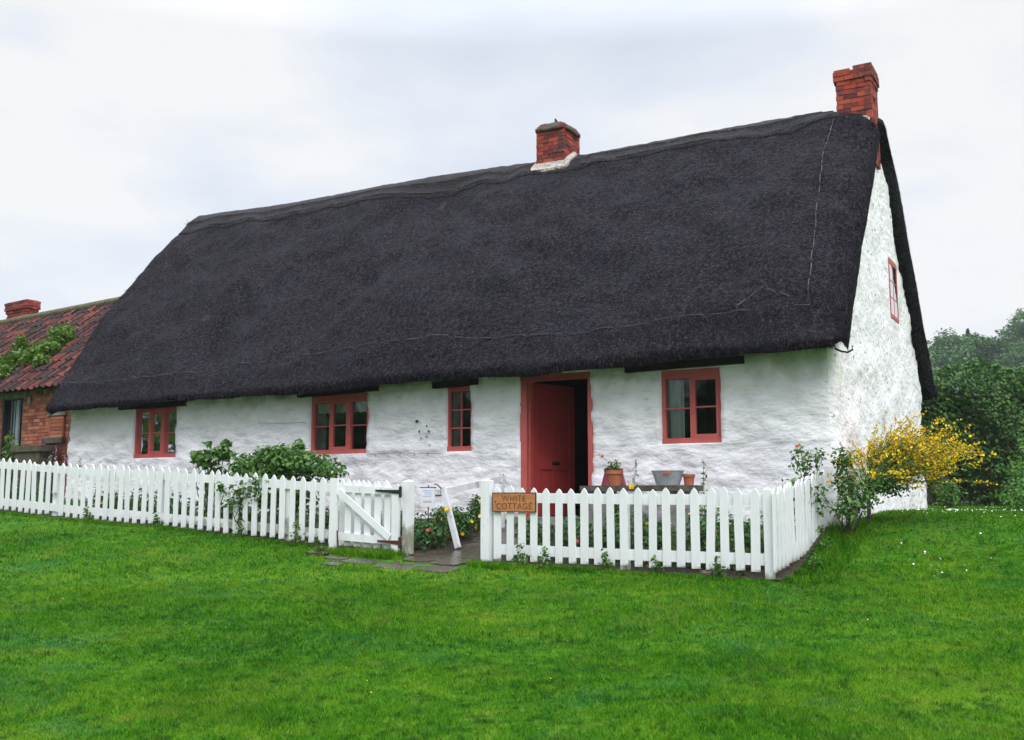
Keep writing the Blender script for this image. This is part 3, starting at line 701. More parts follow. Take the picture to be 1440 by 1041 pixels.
dm = MB(); dbox(dm, 0, DW, -.018, .0, 1.31, 3.24)
for x0, x1 in ((0, .12), (DW-.12, DW), (DW/2-.05, DW/2+.05)): dbox(dm, x0, x1, .001, .02, 1.31, 3.24)
for z0, z1 in ((1.31, 1.50), (1.98, 2.17), (3.12, 3.24)): dbox(dm, .001, DW-.001, .0015, .0225, z0, z1)
for x0, x1 in ((.15, .37), (.53, .75)):
    for z0, z1 in ((1.54, 1.94), (2.22, 3.07)): dbox(dm, x0, x1, .001, .009, z0, z1)
door = dm.build('door', M['doorred'], cot)
lb = MB(); dbox(lb, .37, .53, .023, .030, 2.045, 2.095); lb.build('letterbox', M['iron'], door)
kb = MB(); c = hp0+hd*(DW-.07)+hn*.05+np.array([0, 0, 2.08]); kb.tube([c-hn*.03, c-hn*.005, c, c+hn*.02, c+hn*.028], [.012, .012, .03, .028, .01], 10); kb.build('door_knob', M['iron'], door)

# chimneys -----------------------------------------------------------------
def brick_stack(parent, t0, t1, s0, s1, z0, z1, capc=2, m='brick', frame=None, bl=.215, bh=.068, jo=.008, cap_mat='brick', corb=.035, label=None, notch=False):
    HH = frame or H
    core = MB(); bm = MB(); D = [HH(1, 0, 0)-HH(0, 0, 0), HH(0, 1, 0)-HH(0, 0, 0)]
    def bx(mb, a0, a1, b0, b1, c0, c1): mb.box(HH((a0+a1)/2, (b0+b1)/2, (c0+c1)/2), D[0]*(a1-a0)/2, D[1]*(b1-b0)/2, (0, 0, (c1-c0)/2))
    bx(core, t0+.012, t1-.012, s0+.012, s1-.012, z0, z1)
    nrow = int((z1-z0)/(bh+jo)); 
    for r in range(nrow):
        e_ = corb if r >= nrow-capc else 0
        if r == nrow-capc-1 and corb: e_ = corb*.4
        z = z0+r*(bh+jo); T0, T1, S0, S1 = t0-e_, t1+e_, s0-e_, s1+e_
        for face in range(4):
            lo, hi = (T0, T1) if face < 2 else (S0+.1, S1-.1)
            L = hi-lo; x = lo+(-bl/2 if r % 2 else 0)
            while x < hi-.02:
                a, b = max(lo, x)+jo/2, min(hi, x+bl)-jo/2
                if b-a > .03:
                    j = random.uniform(-.009, .007); zz = z+random.uniform(-.004, .004)
                    if face == 0: bx(bm, a, b, S0+j, S0+.1, zz, zz+bh)
                    if face == 1: bx(bm, a, b, S1-.1, S1+j, zz, zz+bh)
                    if face == 2: bx(bm, T0+j, T0+.1, a, b, zz, zz+bh)
                    if face == 3: bx(bm, T1-.1, T1+j, a, b, zz, zz+bh)
                x += bl
    o = bm.build('chimney', M[m], parent); core.build('mortar', M['mortar'], o)
    if label: o['label'] = label
    return o, z0+nrow*(bh+jo), bx
ch1, zt1, bx1 = brick_stack(cot, -.045, .50, RS-.40, RS+.14, 6.75, 8.28, capc=2, corb=.03, label='tall brick chimney at the gable end')
cp = MB(); bx1(cp, -.06, .22, RS-.415, RS+.155, zt1-.004, zt1+.06); bx1(cp, .27, .515, RS-.415, RS+.155, zt1-.004, zt1+.035); cp.build('chimney_cap', M['brick'], ch1)
ch2, zt2, bx2 = brick_stack(cot, 5.36, 5.94, RS-.36, RS+.30, 7.25, 8.42, capc=0, label='short mossy brick chimney in the middle of the ridge')
def lump_cap():
    mb = MB(); lay = [(-.05, -.10), (.045, -.095), (.05, -.04), (.02, -.03), (.0, .035), (-.05, .07), (-.15, .085)]; n = 28; vs = []; fs = []
    for e_, dz in lay:
        for k in range(n):
            w = 2*math.pi*k/n; x, y = math.cos(w), math.sin(w); rr = (abs(x)**6+abs(y)**6)**(-1/6)
            q = noise.noise(Vector((x*3, y*3, dz*9)))*.025
            vs.append(H(5.65+x*rr*(.29+e_+q), RS-.03+y*rr*(.33+e_+q), zt2+dz+noise.noise(Vector((x*2+3, y*2, 1)))*.055))
    for i in range(len(lay)-1):
        for k in range(n): fs.append((i*n+k, i*n+(k+1) % n, (i+1)*n+(k+1) % n, (i+1)*n+k))
    fs.append(tuple((len(lay)-1)*n+k for k in range(n))); mb.add(vs, fs); mb.build('chimney_cap', M['cap'], ch2, smooth=True)
lump_cap()
def flashing(t0, t1, s0, s1, name_parent, w=.09, dz=0.):
    """mortar fillet where a stack meets the thatch"""
    mb = MB(); pts = []
    def rz(t, s): 
        q = abs(s-RS)/(RS+.47); x, z = path(t, min(.9, q*.9)); return z+.03+dz
    ring = [(t1, s0)]+[(t1+(t0-t1)*k/8, s0) for k in range(1, 9)]+[(t0, s0+(s1-s0)*k/8) for k in range(1, 9)]+[(t0+(t1-t0)*k/8, s1) for k in range(1, 9)]+[(t1, s1+(s0-s1)*k/8) for k in range(1, 8)]
    cx_, cy_ = (t0+t1)/2, (s0+s1)/2; n = len(ring); vs = []
    for (t, s) in ring:
        dt, ds = t-cx_, s-cy_; L = max(abs(dt)/((t1-t0)/2), abs(ds)/((s1-s0)/2)); k = 1+w/(((t1-t0)+(s1-s0))/4)*random.uniform(.9, 1.2)
        to, so = cx_+dt*k, cy_+ds*k
        vs += [H(t, s, rz(t, s)+.05), H(cx_+dt*(1+(k-1)*.5), cy_+ds*(1+(k-1)*.5), rz(to, so)+.05), H(to, so, rz(to, so)-.0), H(to, so, rz(to, so)-.15)]
    fs = []
    for k in range(n):
        a, b = k*4, ((k+1) % n)*4
        for q in range(3): fs.append((a+q, b+q, b+q+1, a+q+1))
    mb.add(vs, fs); mb.build('flashing', M['cement'], name_parent)
flashing(5.35, 5.95, RS-.37, RS+.31, ch2, .085, .07)
flashing(.06, .51, RS-.41, RS-.10, ch1, .05, -.03)
# small dark bird on the middle stack
bd = thing('bird', H(5.66, RS-.05, zt2+.10), 'small dark bird perched on the mossy middle chimney', 'bird')
bb = MB(); p = H(5.66, RS-.05, zt2+.10)
bb.tube([p+U*-.07+np.array([0, 0, .005]), p+U*-.03+np.array([0, 0, .03]), p+np.array([0, 0, .055]), p+U*.02+np.array([0, 0, .085]), p+U*.028+np.array([0, 0, .115]), p+U*.035+np.array([0, 0, .135]), p+U*.062+np.array([0, 0, .13])],
        [.008, .022, .036, .034, .022, .022, .003], 10)
bb.build('body', M['bird'], bd, smooth=True)
# iron hook at the eave corner, cable and pegs on the wall
hk = MB(); hk.tube([H(-.03, -.10, 3.40), H(-.10, -.12, 3.36), H(-.18, -.12, 3.34), H(-.24, -.12, 3.37), H(-.24, -.12, 3.42)], .013, 6); hk.build('hook', M['iron'], cot)
cb = MB(); cb.tube([H(t, -.055, 2.245+.012*math.sin(t*3)) for t in np.linspace(5.85, 7.28, 14)], .003, 5)
for t in (6.1, 6.35, 6.62, 6.85, 7.1): cb.tube([H(t, -.055, 2.25), H(t-.02, -.075, 2.21)], .004, 5)
cb.build('cable', M['rust'], cot); cb = MB(); cb.tube([H(t, -.06, 2.82+.02*math.sin(t*2)) for t in np.linspace(8.55, 9.6, 9)], .003, 5)
cb.build('cable', M['rust'], cot)

# curtains behind the glass (each hangs on its own)
def curtain(t0, t1, z0, z1, label, s=.16, folds=5, scallop=0.):
    n = 40; rows = 8; vs = []; fs = []
    for j in range(rows+1):
        for i in range(n+1):
            x = i/n; zb = z0+(scallop*abs(math.sin(x*math.pi*9)) if j == 0 else 0)
            z = zb+(z1-zb)*j/rows; vs.append(H(t0+(t1-t0)*x, s+.018*math.sin(x*folds*2*math.pi), z))
    for j in range(rows):
        for i in range(n): a = j*(n+1)+i; fs.append((a, a+1, a+n+2, a+n+1))
    mb = MB(); mb.add(vs, fs); o = mb.build('curtain', M['curtain'], smooth=True); return tag(o, label, 'curtain')
curtain(7.32, 8.48, 2.93, 3.16, 'short scalloped net curtain across the window behind the climbing rose', folds=14, scallop=.03)
curtain(12.46, 12.62, 2.34, 3.15, 'pale curtain hanging in the leftmost window of the cottage', folds=3)
curtain(2.04, 2.24, 2.34, 3.18, 'pale grey curtain drawn to the left side of the window right of the door', folds=3)

# ================================================================= FENCES
TIPT = [-2, .39, 3.3, 6.24, 9.03, 11.48, 13.35, 20]; TIPZ = [1.67, 1.681, 1.693, 1.836, 2.007, 2.12, 2.246, 2.60]
def tip(t): return float(np.interp(t, TIPT, TIPZ))
def picket_mesh(h, w=.092, d=.02, point=.065, jag=0.):
    b = bmesh.new(); pr = [(-w/2, 0), (w/2, 0), (w/2, h-point), (w*.28, h-point*.42), (0, h), (-w*.28, h-point*.42), (-w/2, h-point)]
    f_ = b.faces.new([b.verts.new((x, -d/2, z)) for x, z in pr]); r = bmesh.ops.extrude_face_region(b, geom=[f_]); bmesh.ops.translate(b, vec=(0, d, 0), verts=[q for q in r['geom'] if isinstance(q, bmesh.types.BMVert)])
    bmesh.ops.recalc_face_normals(b, faces=b.faces); bmesh.ops.bevel(b, geom=b.edges[:], offset=.002, segments=1, affect='EDGES')
    me = bpy.data.meshes.new('picket'); b.to_mesh(me); b.free(); me.materials.append(M['white']); return me
PK = [picket_mesh(.865, w, point=p) for w, p in ((.094, .07), (.090, .064), (.097, .075), (.091, .06))]
PKB = picket_mesh(.52)
def put(me, name, pos, parent, ang, sc=1., tilt=0., lean=0.):
    o = bpy.data.objects.new(name, me); COL.objects.link(o); L = org(parent); o.location = pos-L; o.parent = parent
    o.rotation_euler = (lean, tilt, ang); o.scale = (1, 1, sc); return o
ANG_F = math.atan2(U[1], U[0]); ANG_S = math.atan2(V[1], V[0])
FS = -2.28
def rail(mb, t0, t1, s, dz0, dz1, d=.02):
    n = max(1, int((t1-t0)/1.5)); ts = np.linspace(t0, t1, n+1); vs = []; fs = []
    for t in ts:
        for q in (s, s+d):
            for dz in (dz0, dz1): vs.append(H(t, q, tip(t)+dz))
    for i in range(n):
        a = i*4; b = a+4; fs += [(a, b, b+1, a+1), (a+2, a+3, b+3, b+2), (a+1, b+1, b+3, a+3), (a, a+2, b+2, b)]
    fs += [(0, 1, 3, 2), (n*4, n*4+2, n*4+3, n*4+1)]; mb.add(vs, fs)
def post(parent, t, s, w, z0, z1, m='white', chamf=True):
    mb = MB(); mb.hbox(t-w/2, t+w/2, s-w/2, s+w/2, z0, z1)
    if chamf:
        a = w/2; vs = [H(t-a, s-a, z1), H(t+a, s-a, z1), H(t+a, s+a, z1), H(t-a, s+a, z1), H(t, s, z1+.022)]
        mb.add([p+np.array([0, 0, .001]) for p in vs], [(0, 1, 4), (1, 2, 4), (2, 3, 4), (3, 0, 4)])
    return mb.build('post', M[m], parent)
def fence_front(t0, t1, label, broken=None):
    root = thing('picket_fence', H((t0+t1)/2, FS, gh((t0+t1)/2, FS)), label, 'fence', 'white picket fences round the front garden')
    r1 = MB(); rail(r1, t0-(.18 if t0 < 1 else .03), t1+.03, FS+.012, -.185, -.07); r1.build('rail', M['white'], root)
    r2 = MB(); rail(r2, t0-(.18 if t0 < 1 else .03), t1+.03, FS+.012, -.80, -.68); r2.build('rail', M['white'], root)
    t = t0+(.05 if t0 > 1 else -.012); k = 0
    while t < t1+.02:
        me = random.choice(PK); tz = tip(t)+random.gauss(0, .007)
        if broken is not None and abs(t-broken) < .09:
            put(PKB, 'picket', H(t, FS, tz-.52), root, ANG_F)['label'] = 'snapped picket with its foot missing'
        else: put(me, 'picket', H(t+random.gauss(0, .006), FS+random.gauss(0, .002), tz-.865), root, ANG_F+random.gauss(0, .03), 1+random.gauss(0, .010), random.gauss(0, .013), random.gauss(0, .010))
        t += (.175 if t0 > 1 else .1645); k += 1
    return root
fl = fence_front(4.97, 15.9, 'long white picket fence running left from the gate under the rose shrub', broken=11.85)
for t in (6.9, 9.4, 11.9, 14.4): post(fl, t, FS+.085, .09, gh(t, FS)-.2, tip(t)-.10, chamf=False)
gp_ = post(fl, 4.835, FS+.0, .105, gh(4.7, FS)-.2, 1.775); gp_['label'] = 'thick gate post carrying the hinges'
fr_ = fence_front(.40, 3.50, 'white picket fence to the right of the gateway, carrying the wooden name board')
o = post(fr_, 3.665, FS, .115, gh(3.7, FS)-.2, 1.775); o['label'] = 'thick end post of the gateway'
post(fr_, 3.55, FS+.06, .05, gh(3.5, FS)-.2, 1.74, chamf=False)
post(fr_, 1.9, FS+.085, .09, gh(1.9, FS)-.2, 1.58, chamf=False); post(fr_, .250, FS+.03, .085, gh(.2, FS)-.2, 1.66)
# side fence up to the house corner
sf = thing('picket_fence', H(.18, -1.2, gh(.15, -1.2)), 'white picket fence running back from the corner post to the cottage corner', 'fence', 'white picket fences round the front garden')
def tip_s(s): return 1.675+(s-FS)/2.2*.235
for dz0, dz1 in ((-.185, -.07), (-.80, -.68)):
    mb = MB(); a, b = FS+.06, -.02
    vs = [H(tt, q, tip_s(q)+dz) for q in (a, b) for tt in (.192, .212) for dz in (dz0, dz1)]
    mb.add(vs, [(0, 1, 3, 2), (4, 6, 7, 5), (0, 4, 5, 1), (2, 3, 7, 6), (1, 5, 7, 3), (0, 2, 6, 4)]); mb.build('rail', M['white'], sf)
s = FS-.02; k = 0
while s < -.05:
    put(random.choice(PK), 'picket', H(.178, s+random.gauss(0, .004), tip_s(s)-.865+random.gauss(0, .006)), sf, ANG_S+random.gauss(0, .02), 1, random.gauss(0, .010), random.gauss(0, .008)); s += .150; k += 1
post(sf, .26, -.35, .08, gh(.2, -.35)-.2, tip_s(-.35)-.1, chamf=False)

# gate, folded open against the fence
gt = thing('gate', H(4.78, FS-.09, gh(4.8, FS)), 'white wooden picket gate folded open against the left fence', 'gate')
GO = H(4.905, FS-.075, .865)              # hinge foot
gdir = U*math.cos(math.radians(5))-V*math.sin(math.radians(5)); gnr = -V*math.cos(math.radians(5))-U*math.sin(math.radians(5)); gup = np.array([0, 0, 1.])+gdir*.0
GL = 1.04; slope = .055
def gpt(x, d, z): return GO+gdir*x+gnr*d+np.array([0, 0, z+slope*x])
def gbar(name, x0, x1, d0, d1, z0, z1, m='white', par=gt):
    mb = MB(); vs = [gpt(x, d, z) for x in (x0, x1) for d in (d0, d1) for z in (z0, z1)]
    mb.add(vs, [(0, 1, 3, 2), (4, 6, 7, 5), (0, 4, 5, 1), (2, 3, 7, 6), (0, 2, 6, 4), (1, 5, 7, 3)]); return mb.build(name, M[m], par)
for x in (.185, .335, .485, .635, .785): 
    p = gpt(x, .0, .045); put(PK[0], 'picket', p, gt, ANG_F+math.radians(5)+math.pi, .99)
gbar('stile', 0, .10, .012, .05, 0, .865); gbar('stile', GL-.115, GL, .012, .05, -.02, .905)
gbar('rail', .10, GL-.115, .014, .040, .735, .825); gbar('rail', .10, GL-.115, .014, .040, .115, .21)
mb = MB(); x0, z0, x1, z1 = .12, .20, GL-.13, .74; w = .045
dx, dz = x1-x0, z1-z0; L = math.hypot(dx, dz); ox, oz = -dz/L*w, dx/L*w
vs = [gpt(a, d, b) for d in (.041, .062) for a, b in ((x0+ox, z0+oz), (x0-ox, z0-oz), (x1-ox, z1-oz), (x1+ox, z1+oz))]
mb.add(vs, [(0, 1, 2, 3), (7, 6, 5, 4), (0, 4, 5, 1), (1, 5, 6, 2), (2, 6, 7, 3), (3, 7, 4, 0)]); mb.build('brace', M['white'], gt)
for z, ln, m in ((.78, .34, 'iron'), (.150, .30, 'rust')):
    h_ = MB(); vs = [gpt(x, d, zz) for x, w_ in ((-.02, .026), (ln, .010)) for d in (.053, .060) for zz in (z-w_, z+w_)]
    h_.add(vs, [(0, 1, 3, 2), (4, 6, 7, 5), (0, 4, 5, 1), (2, 3, 7, 6), (0, 2, 6, 4), (1, 5, 7, 3)])
    vs = [gpt(x, d, zz) for x in (-.05, -.015) for d in (.05, .066) for zz in (z-.07, z+.07)]
    h_.add(vs, [(0, 1, 3, 2), (4, 6, 7, 5), (0, 4, 5, 1), (2, 3, 7, 6), (0, 2, 6, 4), (1, 5, 7, 3)]); h_.build('hinge', M[m], gt)
gb_ = MB(); gb_.tube([gpt(.90, .07, .24), gpt(.88, .08, .05), gpt(.87, .10, -.06)], .010, 6); gb_.build('latch', M['rust'], gt)

# name board
sg = thing('name_board', H(3.28, FS-.02, 1.41), 'varnished wooden board reading WHITE COTTAGE screwed to the right fence', 'sign')
mb = MB(); T0, T1, Z0, Z1, SB = 2.985, 3.565, 1.415, 1.628, FS-.034
mb.hbox(T0, T1, SB, SB+.018, Z0, Z1); bd_ = mb.build('board', M['signwood'], sg)
mb = MB(); e_ = .008
mb.hbox(T0-e_, T1+e_, SB-.003, SB+.016, Z1, Z1+e_); mb.hbox(T0-e_, T1+e_, SB-.003, SB+.016, Z0-e_, Z0); mb.hbox(T0-e_, T0, SB-.003, SB+.016, Z0, Z1); mb.hbox(T1, T1+e_, SB-.003, SB+.016, Z0, Z1)
mb.build('edging', M['rust'], sg)
def text(body, size, t, z, s_, name='lettering', m='carve', par=None, bold=0.):
    cu = bpy.data.curves.new('txt', 'FONT'); cu.body = body; cu.size = size; cu.align_x = 'CENTER'; cu.align_y = 'CENTER'; cu.extrude = .0015; cu.offset = bold; cu.space_character = 1.12
    ob = bpy.data.objects.new('txt', cu); COL.objects.link(ob); dg = bpy.context.evaluated_depsgraph_get(); me = bpy.data.meshes.new_from_object(ob.evaluated_get(dg)); bpy.data.objects.remove(ob)
    v = np.array([q.co[:] for q in me.vertices]); fcs = [tuple(q.vertices) for q in me.polygons]
    return mesh_np(name, np.array([H(t-x, s_-zz, z+y) for x, y, zz in v]), fcs, M[m], par)
text('WHITE', .098, 3.275, 1.565, SB-.002, par=sg, bold=-.001); text('COTTAGE', .098, 3.275, 1.473, SB-.002, par=sg, bold=-.001)
for t in (3.04, 3.53): mb = MB(); mb.tube([H(t, SB+.002, 1.525), H(t, SB-.005, 1.525)], .007, 8); mb.build('screw', M['iron'], sg)

# small notice on a stake
nb = thing('notice_board', H(4.97, -1.7, gh(4.97, -1.7)), 'small white printed notice hanging from a dark rod beside the path', 'sign')
mb = MB(); mb.hbox(4.83, 5.05, -1.705, -1.698, 1.45, 1.70); mb.build('notice_sheet', M['paper'], nb)
mb = MB(); mb.tube([H(4.81, -1.70, 1.705), H(5.07, -1.70, 1.705)], .008, 6); mb.tube([H(4.94, -1.69, 1.0), H(4.94, -1.69, 1.735)], .008, 6); mb.build('stake', M['iron'], nb)
mb = MB()
for k, z in enumerate((1.665, 1.64, 1.615, 1.59)): mb.hbox(4.87+.01*(k % 2), 5.01-.015*(k % 3), -1.708, -1.706, z, z+.006)
mb.build('printing', M['inkblue'], nb)
mb = MB()
for k in range(6): mb.hbox(4.88+.023*k, 4.89+.023*k, -1.708, -1.706, 1.505+.006*(k % 2), 1.53+.004*(k % 3))
mb.build('printing', M['inkred'], nb)

# handrail beside the path
hr = thing('handrail', H(4.5, -1.7, gh(4.5, -1.7)), 'worn white wooden handrail on leaning posts beside the garden path', 'handrail')
def bar(mb, p0, p1, w, d):
    p0, p1 = np.array(p0), np.array(p1); ax = p1-p0; L = np.linalg.norm(ax); ax /= L; a = np.cross(ax, V if abs(np.dot(ax, V)) < .9 else U); a /= np.linalg.norm(a); b = np.cross(ax, a)
    mb.box((p0+p1)/2, ax*L/2, a*w/2, b*d/2)
mb = MB(); bar(mb, H(4.46, -1.70, .93), H(4.70, -1.70, 1.71), .068, .05); mb.build('post', M['whiteold'], hr)
mb = MB(); bar(mb, H(4.50, -.50, 1.1), H(4.52, -.50, 1.90), .05, .05); mb.build('post', M['whiteold'], hr)
mb = MB(); bar(mb, H(4.75, -1.74, 1.63), H(4.50, -.44, 1.845), .09, .03); mb.build('rail', M['whiteold'], hr)
mb = MB(); mb.tube([H(4.70, -1.74, 1.69), H(4.76, -1.75, 1.74), H(4.80, -1.75, 1.75)], .009, 5); mb.tube([H(4.70, -1.74, 1.60), H(4.78, -1.76, 1.60)], .009, 5); mb.build('bracket', M['rust'], hr)

# ================================================================= BENCH AND POTS
bn = thing('bench', H(2.45, -.42, gh(2.4, -.4)), 'low mossy stone and timber bench against the white wall right of the door', 'bench')
mb = MB(); mb.hbox(1.66, 3.24, -.62, -.24, 1.655, 1.73); mb.build('seat', M['greenwood'], bn)
for t in (1.85, 3.0): mb = MB(); mb.hbox(t-.14, t+.14, -.58, -.27, 1.05, 1.655); mb.build('leg', M['stone'], bn)
ZB = 1.731
def pot(name, t, s, r0, r1, h, label, cat, m='terra', z=ZB, rim=True):
    mb = MB(); c = H(t, s, z); pr = [(0, 0), (r0, 0), (r1*.97, h*.74)]+([(r1*1.10, h*.75), (r1*1.12, h), (r1*.98, h), (r1*.92, h*.85), (0, h*.85)] if rim else [(r1, h*.98), (r1*.93, h), (0, h*.97)])
    mb.lathe(c, pr, 22); o = mb.build(name, M[m], smooth=False); return tag(o, label, cat)
pot('flower_pot', 2.80, -.46, .075, .10, .20, 'terracotta pot holding a geranium near the left end of the bench', 'pot')
pot('glazed_pot', 2.87, -.34, .17, .13, .23, 'dark crimson glazed pot behind the geranium pot on the bench', 'pot', 'crimson', rim=False)
pot('flower_pot', 1.80, -.38, .060, .072, .14, 'empty terracotta pot beside the galvanised tub', 'pot')
gz = H(2.80, -.46, ZB+.17)
root = shrub('geranium', 'leggy geranium growing in the terracotta pot on the bench', 'plant', [(gz[0], gz[1], gz[2]+.10, .10, .10, .07), (gz[0]-.05, gz[1]+.03, gz[2]+.05, .09, .09, .05)], 110, .026, 'leaf', base=gz, stems=6, stemr=.004, stemmat='stem', leafname='leaf')
mb = MB(); a = gz+np.array([-.02, 0, .08]); b = H(2.98, -.46, 2.12); mb.tube([a, (a+b)/2+np.array([-.01, 0, .01]), b], .003, 5); mb.build('flower_stalk', M['stem'], root)
mb = MB()
for k in range(7): flower(mb, b+rng.normal(size=3)*.014, .016, rng.normal(size=3)+np.array([0, -1, .4]))
mb.build('flower', M['redp'], root)
# galvanised oval tub
tb = thing('galvanised_tub', H(2.07, -.42, ZB), 'oval grey galvanised tub with red handles on the bench', 'tub')
mb = MB(); c = H(2.07, -.42, ZB); mb.lathe(c, [(0, .002), (.155, 0), (.215, .178), (.225, .180), (.225, .192), (.212, .192), (.155, .02), (0, .02)], 30, ax=U, ay=V, sy=.62); mb.build('tub_body', M['zinc'], tb, smooth=False)
mb = MB(); c = H(2.03, -.42-.145, ZB+.165); mb.tube([c-U*.05, c-U*.045-V*.02-np.array([0, 0, .02]), c+U*.045-V*.02-np.array([0, 0, .02]), c+U*.05], .007, 6); mb.box(c-V*.0, U*.045, V*.003, (0, 0, .012)); mb.build('handle', M['redp'], tb)
mb = MB()
for q in (-1, 1): c = H(2.07+q*.222, -.42, ZB+.15); mb.tube([c-V*.04, c-V*.03+U*q*.03, c+V*.03+U*q*.03, c+V*.04], .006, 6)
mb.build('handle', M['zinc'], tb)
# block of stone under the right fence
mb = MB(); mb.lathe(H(.86, FS+.02, .68), [(0, .0), (.16, .0), (.175, .05), (.16, .10), (.11, .13), (0, .135)], 14, ax=U, ay=V, sy=.55)
for i, p in enumerate(mb.v): mb.v[i] = tuple(np.array(p)+rng.normal(size=3)*.008)
tag(mb.build('stone', M['greenwood']), 'brown weathered stone lying under the right fence near the corner', 'stone')

# ================================================================= PLANTS ROUND THE COTTAGE
def HE(l): return [(*H(t, s, z), a, b, c) for t, s, z, a, b, c in l]
shrub('rose_shrub', 'large green rose shrub spilling over the fence under the second window', 'shrub',
      HE([(7.55, -1.9, 2.02, .50, .34, .24), (7.25, -1.85, 2.12, .36, .3, .24), (6.85, -1.85, 2.03, .40, .3, .19), (7.15, -1.75, 2.30, .12, .10, .10), (8.05, -1.95, 2.02, .22, .22, .17), (7.3, -1.9, 1.7, .6, .35, .35), (6.45, -1.9, 1.92, .26, .18, .12), (7.6, -1.85, 2.2, .25, .2, .14)]), 4200, .042, 'leaf', base=H(7.3, -1.8, gh(7.3, -1.8)), stems=14)
shrub('fig_shrub', 'young broad-leaved shrub rising above the fence left of the rose shrub', 'shrub',
      HE([(8.85, -1.95, 2.14, .24, .2, .15), (8.55, -1.9, 2.22, .2, .16, .14), (9.05, -1.95, 2.22, .10, .08, .06), (8.45, -1.9, 2.37, .13, .1, .05), (8.85, -1.9, 2.36, .10, .08, .045), (8.7, -1.9, 1.8, .3, .2, .25)]), 420, .065, 'leaf', base=H(8.7, -1.9, gh(8.7, -1.9)), stems=16, shell=.2)
shrub('rose_spray', 'leafy spray poking through the left fence pickets below the rose shrub', 'shrub', HE([(7.72, -2.36, 1.66, .20, .05, .10), (7.80, -2.36, 1.50, .16, .05, .10), (7.38, -2.36, 1.68, .06, .04, .18), (8.05, -2.36, 1.72, .06, .05, .10)]), 190, .036, 'leaf', base=H(7.7, -2.15, gh(7.7, -2.15)), stems=8, shell=.1)
shrub('corner_rose', 'thin rose bush with a red bloom by the cottage corner behind the side fence', 'shrub', HE([(.30, -.55, 1.98, .22, .16, .20), (.12, -.5, 2.05, .12, .12, .13), (.34, -.6, 2.14, .10, .08, .08), (.25, -.6, 1.6, .3, .25, .3)]), 420, .034, 'leaf', base=H(.3, -.5, gh(.3, -.5)), stems=9, flowers=(2, .03, 'redp'), shell=.3)
shrub('corner_rose', 'dense rose bush with dark red bud between side fence and yellow broom', 'shrub', HE([(-.12, -.35, 2.02, .17, .15, .19), (-.16, -.35, 1.72, .20, .17, .2), (-.20, -.50, 1.46, .22, .2, .16)]), 620, .034, 'leaf', base=H(-.15, -.35, gh(-.15, -.35)), stems=9, flowers=(1, .03, 'redp'), shell=.3)
# spikes behind the right fence
def spike(t, s, z1, label, lean=0.04, m='bed', fm=None, n=34, w=.05):
    b = H(t, s, gh(t, s)); top = H(t+lean, s, z1); root = thing('flower_spike', b, label, 'plant'); mb = MB(); mb.tube([b, (b+top)/2+U*.012, top], [.006, .005, .003], 5); mb.build('stem', M['stem'], root)
    P = []; hh = top[2]-b[2]
    for k in range(n): q = (k+.5)/n; P.append(b+(top-b)*(.35+.65*q)+rng.normal(size=3)*np.array([w, w, .01])*(1.15-q)); 
    v, f, r = leaves(np.array(P), .035, up=.2, asp=.3); mesh_np('foliage', v, f, M[m], root, r)
    if fm:
        fb = MB()
        for k in range(16): q = k/16; flower(fb, b+(top-b)*(.72+.28*q)+rng.normal(size=3)*.012, .018*(1.2-q*.7), rng.normal(size=3)+np.array([0, -1, 0]))
        fb.build('flower', M[fm], root)
    return root
spike(2.19, -1.3, 2.04, 'tall green flower spike rising in front of the bench', -.05)
spike(1.25, -1.3, 2.02, 'tall green flower spike against the white wall right of the tub', .03)
for k, (t, z) in enumerate([(12.68, 2.30), (12.55, 2.42), (12.3, 2.30), (11.9, 2.22), (11.4, 2.16)]):
    spike(t, -1.8, z, ['pink foxglove spike by the brick outbuilding, leftmost above the fence', 'tallest pink foxglove above the left fence', 'pink foxglove in front of the cottage left corner', 'pink foxglove against the white wall left of the first window', 'short pink foxglove nearest the first window'][k], 0, fm='pink', n=20)
# flower bed: individual clumps with blooms, and low ground cover
bedl = [(5.15, -2.0, .30, .42, 'yellow', 5, 'leafy bedding clump beside the gate post'), (4.85, -1.75, .26, .36, 'redp', 6, 'leafy clump with coral flowers under the white notice'), (4.75, -1.25, .25, .45, 'yellow', 8, 'yellow-flowered clump against the handrail'),
        (5.1, -1.0, .30, .4, 'yellow', 8, 'yellow-flowered clump behind the handrail'), (4.72, -.75, .22, .5, 'yellow', 5, 'tall-leaved clump near the door'), (5.6, -1.5, .35, .4, 'yellow', 3, 'leafy clump behind the folded gate'),
        (3.3, -1.8, .28, .5, 'pink', 2, 'leafy clump behind the name board'), (2.75, -1.7, .3, .5, 'redp', 4, 'leafy clump behind the right fence below the door'), (2.2, -1.75, .3, .45, 'redp', 5, 'leafy clump behind the right fence below the first pots'),
        (1.65, -1.8, .3, .5, 'yellow', 4, 'leafy clump with orange-yellow blooms below the tub'), (1.1, -1.8, .3, .5, 'yellow', 4, 'leafy clump with yellow blooms near the corner of the right fence'), (.6, -1.7, .28, .5, 'yellow', 4, 'leafy clump with yellow blooms inside the fence corner'),
        (2.45, -.95, .3, .45, 'yellow', 4, 'leafy clump in front of the bench'), (1.35, -.9, .35, .45, 'yellow', 3, 'leafy clump at the right end of the bench')]
for t, s, r, h, fm, nf, lab in bedl:
    zz = gh(t, s); shrub('bedding_plant', lab, 'plant', HE([(t, s, zz+h*.55, r, r*.9, h*.5), (t+.1, s+.06, zz+h*.75, r*.6, r*.6, h*.35)]), 520, .032, 'bed', base=H(t, s, zz), stems=8, stemr=.004, flowers=(nf, .030, fm), group='bedding plants in the front garden', shell=.35, stemmat='stem')
